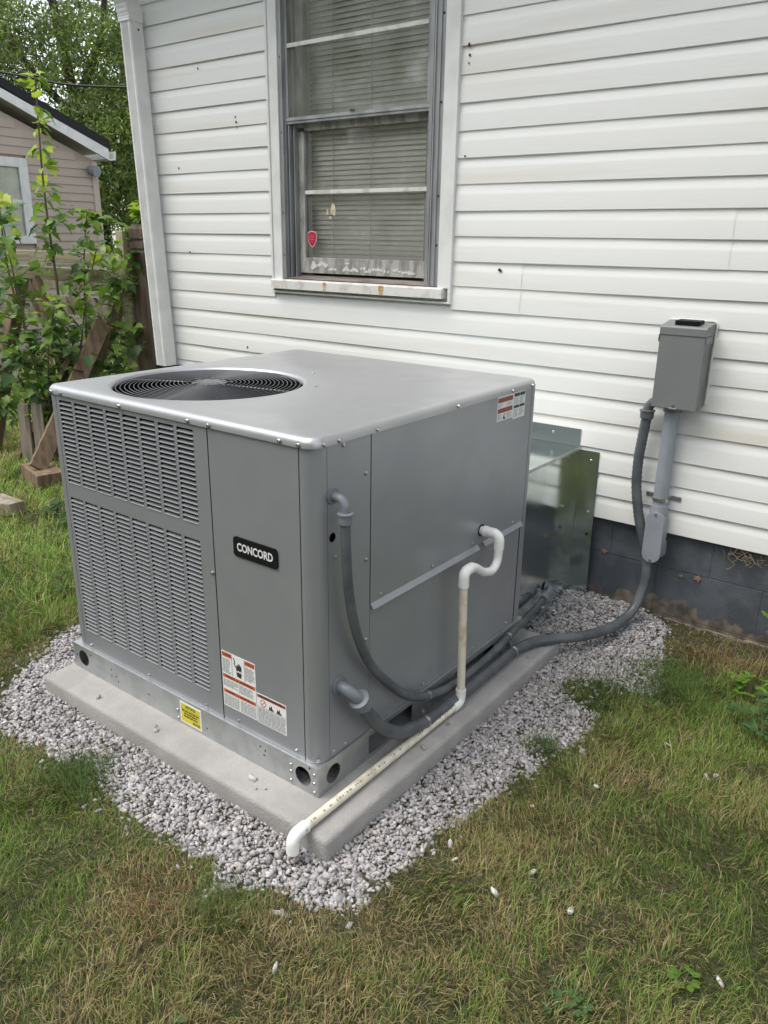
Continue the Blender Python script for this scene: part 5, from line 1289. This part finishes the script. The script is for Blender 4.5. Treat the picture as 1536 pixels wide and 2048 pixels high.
CM = {'leaf': (.18, .31, .045), 'leaf_young': (.33, .45, .05), 'leaf_dark': (.065, .135, .04)}
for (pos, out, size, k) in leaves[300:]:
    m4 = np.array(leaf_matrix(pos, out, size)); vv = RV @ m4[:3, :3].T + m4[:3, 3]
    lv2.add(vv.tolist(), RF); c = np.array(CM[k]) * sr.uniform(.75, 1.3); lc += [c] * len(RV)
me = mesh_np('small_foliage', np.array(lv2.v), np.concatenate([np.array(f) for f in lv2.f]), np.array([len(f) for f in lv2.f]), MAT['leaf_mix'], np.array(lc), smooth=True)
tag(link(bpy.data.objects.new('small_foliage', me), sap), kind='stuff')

# ---- neighbour's house
nb = empty('neighbour_house', (-9.0, 1.4, 0), "tan sided neighbouring house with black roof and white trim beyond the sapling", 'house')
NX = -9.0; NY0, NY1 = -1.1, 3.90; RY, EZ = 1.4, 2.40; SL = .385
def roof_z(y): return 2.60 - .0 + SL * (4.10 - y) if y > RY else 2.60 + SL * (y - (2 * RY - 4.10))
MB().prism([(NY0, 0), (NY1, 0), (NY1, 2.45), (RY, 2.45 + SL * (NY1 - RY) - .02), (NY0, 2.45)], 'x', NX - 7, NX - .02).build('wall', 'tan', nb)
zc = .30; 
while zc < 3.4:
    za, zb = zc, zc + .1016
    ylim = NY1 if zb < 2.42 else min(NY1, NY1 - (zb - 2.42) / SL)
    yl0 = NY0 if zb < 2.42 else max(NY0, NY0 + (zb - 2.42) / SL)
    segs_ = [(yl0, ylim)] if not (zb > 1.38 and za < 2.40) else [(yl0, 1.90), (2.90, ylim)]
    for (ya, yb) in segs_:
        if yb - ya < .1: continue
        MB().prism([(NX + .012, za), (NX + .013, za + .004), (NX + .001, zb + .004), (NX - .019, zb + .004), (NX - .019, za)], 'y', ya, yb - .07 if yb == NY1 else yb).build('siding_plank', 'tan', nb)
    zc += .1016
MB().box(NX - .03, NX + .018, NY1 - .07, NY1 + .02, .25, 2.44).build('corner_trim', 'tan_trim', nb)
MB().prism([(4.02, 2.545), (4.02, 2.60), (RY, 2.60 + SL * (4.02 - RY)), (2 * RY - 4.02, 2.60), (2 * RY - 4.02, 2.545), (RY, 2.545 + SL * (4.02 - RY) - .06)], 'x', NX - 7.2, NX + .12).build('roof_deck', 'trim', nb)
rz = 2.60 + SL * (4.02 - RY)
for (ya, yb) in ((4.06, RY), (2 * RY - 4.06, RY)):
    zy = 2.60 + SL * (4.02 - 4.06)
    MB().prism([(ya, zy + .004), (yb, rz + .004), (yb, rz + .13), (ya, zy + .125)], 'x', NX - 7.3, NX + .15).build('roof', 'shingle', nb)
MB().prism([(4.03, 2.46), (4.03, 2.60), (RY, 2.60 + SL * (4.13 - RY)), (RY, 2.48 + SL * (4.13 - RY))], 'x', NX + .1205, NX + .15).build('rake_board', 'trim', nb)
MB().prism([(2 * RY - 4.03, 2.46), (2 * RY - 4.03, 2.60), (RY, 2.60 + SL * (4.13 - RY)), (RY, 2.48 + SL * (4.13 - RY))], 'x', NX + .1205, NX + .15).build('rake_board', 'trim', nb)
MB().prism([(4.035, 2.46), (4.14, 2.47), (4.15, 2.58), (4.135, 2.58), (4.12, 2.49), (4.035, 2.48)], 'x', NX - 7.2, NX + .14).build('gutter', 'trim', nb)
nw = MB().box(NX + .0, NX + .03, 2.78, 2.90, 1.38, 2.40).box(NX + .0, NX + .03, 1.90, 2.02, 1.38, 2.40).box(NX + .0, NX + .03, 2.0205, 2.7795, 2.29, 2.40).box(NX + .0, NX + .04, 2.0205, 2.7795, 1.38, 1.48).box(NX + .0, NX + .024, 2.0205, 2.7795, 1.86, 1.91).build('window', 'trim', nb, bevel=.004)
MB().box(NX - .002, NX + .004, 2.021, 2.779, 1.4805, 1.8595).build('pane', 'glass_clear', nw); MB().box(NX - .002, NX + .004, 2.021, 2.779, 1.9105, 2.2895).build('pane', 'glass_clear', nw)
cu = MB(); 
for i in range(24): cu.v += [(NX - .0125 + .004 * math.sin(i * 1.7), 2.02 + i * .033, 1.47), (NX - .0125 + .004 * math.sin(i * 1.7), 2.02 + i * .033, 2.30)]
cu.f += [(2 * i, 2 * i + 2, 2 * i + 3, 2 * i + 1) for i in range(23)]
cu.build('curtain', 'blind', nw)
MB().disc((NX + .02, 3.80, 2.33), (.9, .3, -.2), .05, .12, 14, .075).build('flood_lamp', 'pvcgrey', nb, smooth=True, auto=.6)
# utility wire
wp = [Vector((-9.5, .36, 3.46)), Vector((-7.375, 1.802, 3.05)), Vector((-6.303, 2.531, 2.918)), Vector((-2.9, 4.8, 2.95))]
MB().tube(smooth_path(wp, 8), .011, 6).build('utility_wire', 'cable', None, smooth=True, label='black utility wire crossing in front of the trees', cat='wire')

# ---- trees
def tree(name, base, trunk, limbs, crowns, nl, ls, cols, label, seed, tr=.2, group=None):
    """base xyz; trunk: polyline offsets; limbs: list of polylines; crowns: (centre, radii, weight)"""
    e = empty(name, base, label, 'tree', group)
    rng = np.random.default_rng(seed); B = Vector(base)
    path = smooth_path([B + Vector(p) for p in trunk], 5); m_ = len(path)
    MB().tube(path, [tr * (1 - .7 * i / m_) for i in range(m_)], 9).build('trunk', 'bark', e, smooth=True)
    for L in limbs:
        pth = smooth_path([B + Vector(p) for p in L], 4); k_ = len(pth)
        MB().tube(pth, [tr * .42 * (1 - .8 * i / k_) + .008 for i in range(k_)], 6).build('limb', 'bark', e, smooth=True)
    W = np.array([c[2] for c in crowns], float); W /= W.sum(); P = []; clump = []
    for (c, r, w), f_ in zip(crowns, W):
        k = int(nl * f_); nc = max(6, int(k / 55))
        u = rng.normal(0, 1, (nc, 3)); u /= np.linalg.norm(u, axis=1)[:, None]; u *= rng.uniform(.25, 1, (nc, 1)) ** .5
        cc = np.array(base) + np.array(c) + u * np.array(r)
        idx = rng.integers(0, nc, k); off = rng.normal(0, 1, (k, 3)) * np.array([.20, .20, .15]) * (np.mean(r) / 1.6)
        P.append(cc[idx] + off); clump.append(rng.uniform(.6, 1.35, nc)[idx])
    P = np.concatenate(P); cl = np.concatenate(clump); n = len(P)
    d = rng.normal(0, 1, (n, 3)); d[:, 2] -= .5; d /= np.linalg.norm(d, axis=1)[:, None]
    s_ = np.cross(d, rng.normal(0, 1, (n, 3))); s_ /= np.linalg.norm(s_, axis=1)[:, None]
    L = (rng.uniform(.6, 1.4, n) * ls)[:, None]; w = L * .15
    V = np.stack([P, P + d * L * .45 + s_ * w, P + d * L, P + d * L * .45 - s_ * w], 1).reshape(-1, 3)
    a = rng.random((n, 1)); C = (np.array(cols[0]) * (1 - a) + np.array(cols[1]) * a) * cl[:, None]
    silver = rng.random(n) < .05; C[silver] = np.array([.22, .27, .20])
    me = mesh_np('crown', V, np.arange(n * 4), np.full(n, 4), MAT['leaf_tree'], np.repeat(C, 4, 0))
    link(bpy.data.objects.new('crown', me), e)
    return e
G1 = ((.08, .135, .03), (.28, .36, .085)); G2 = ((.08, .135, .037), (.25, .32, .09)); G3 = ((.065, .12, .03), (.27, .37, .065))
tree('willow_tree', (-13.6, 7.1, 0), [(0, 0, 0), (-.1, 0, 2.2), (-.5, -.05, 4.0), (-1.0, -.1, 6.5)],
     [[(-.2, 0, 2.6), (.4, .5, 4.0), (.8, .8, 5.8)], [(-.4, 0, 3.6), (-1.0, -.7, 4.6), (-1.6, -1.1, 6.2)], [(-.5, 0, 4.0), (.1, .3, 5.2), (.3, .4, 7)], [(-.3, 0, 3.2), (.4, -.2, 3.4), (.9, 0, 3.3)]],
     [((.1, .0, 3.3), (1.2, 1.2, 1.0), 3), ((.7, .7, 4.6), (1.0, 1.0, 1.0), 2.5), ((-.9, -.8, 4.9), (1.2, 1.0, .9), 1.8), ((-.3, .2, 6.6), (1.6, 1.6, .9), 1.8), ((.8, .3, 2.2), (.9, .9, .8), 2)], 42000, .10, G1,
     'large willow-like tree with dark limbs rising behind the neighbouring house', 31, .19)
tree('shade_tree', (-16.5, 6.0, 0), [(0, 0, 0), (.1, 0, 2.6), (-.2, .1, 4.6), (-.7, .2, 7.5)],
     [[(0, 0, 3), (.8, .4, 4.6), (1.2, .6, 6.6)], [(-.1, 0, 4), (-1.2, -.6, 5.2), (-2, -1, 6.5)], [(-.2, 0, 4.6), (.5, .6, 6.0), (1, 1, 7.6)]],
     [((.6, .5, 4.6), (1.3, 1.3, .9), 2), ((-1.3, -.8, 4.8), (1.5, 1.3, 1.0), 2), ((.4, .6, 7.2), (1.8, 1.6, 1.0), 1.6), ((-1.4, -.6, 7.0), (1.5, 1.5, 1.0), 1.2), ((0, 0, 3.4), (1.8, 1.6, .8), 2)], 20000, .11, G2,
     'taller tree with sky gaps at the top left, behind the black roof', 32, .22)
tree('yard_tree', (-12.0, 9.3, 0), [(0, 0, 0), (.05, 0, 1.5), (.2, .1, 3.2), (.2, .2, 5)], [[(0, 0, 1.5), (.5, .3, 2.6), (.8, .6, 3.8)], [(.1, 0, 2), (-.6, -.3, 3.2), (-.9, -.5, 4.4)]],
     [((0, 0, 1.3), (1.3, 1.3, 1.0), 2), ((.2, 0, 3.2), (1.5, 1.5, 1.2), 3), ((.2, .1, 5.2), (1.4, 1.4, 1.0), 2)], 32000, .10, G3,
     'bushy green tree just left of the downspout, behind the post', 33, .13)
tree('hedge_shrub', (-10.6, 6.2, 0), [(0, 0, 0), (0, 0, .7), (.1, 0, 1.4)], [[(0, 0, .4), (.4, .2, 1.0)], [(0, 0, .5), (-.4, -.2, 1.1)]],
     [((0, 0, .9), (1.2, 1.0, .8), 3), ((.3, .3, 1.7), (.9, .9, .5), 1.2)], 20000, .08, G3, 'dense green shrub at the corner of the tan house', 34, .05)
tree('far_tree', (-20.0, 12.5, 0), [(0, 0, 0), (0, 0, 3), (.2, 0, 7)], [[(0, 0, 3), (1.2, .5, 5)], [(0, 0, 3.4), (-1.2, -.5, 5.5)]],
     [((0, 0, 3.6), (2.6, 2.6, 1.8), 3), ((.2, 0, 6.2), (2.4, 2.4, 1.6), 2)], 14000, .22, G2, 'distant tree seen between the neighbouring house and the downspout', 35, .25)
# trees across the yard behind the viewer: they show as the green reflection in the window glass
for i, (x, y, sd) in enumerate(((-16.0, -8.5, 44), (-11.0, -11.0, 45), (-6.0, -12.5, 41), (-1.0, -13.5, 42), (4.0, -13.0, 43), (9.0, -11.0, 46))):
    tree('yard_tree', (x, y, 0), [(0, 0, 0), (.05, 0, 1.5), (.2, .1, 3.2), (.2, .2, 6)], [[(0, 0, 1.5), (.9, .3, 2.6), (1.4, .6, 3.8)], [(.1, 0, 2), (-1.0, -.3, 3.2), (-1.6, -.5, 4.4)]],
         [((0, 0, 1.6), (2.9, 1.6, 1.2), 2), ((.2, 0, 3.8), (3.2, 2.0, 1.6), 3), ((.2, .1, 6.0), (2.8, 1.8, 1.4), 2)], 7000, .42, G1,
         'green tree across the yard, seen only as a reflection in the window', sd, .2, 'trees across the yard')
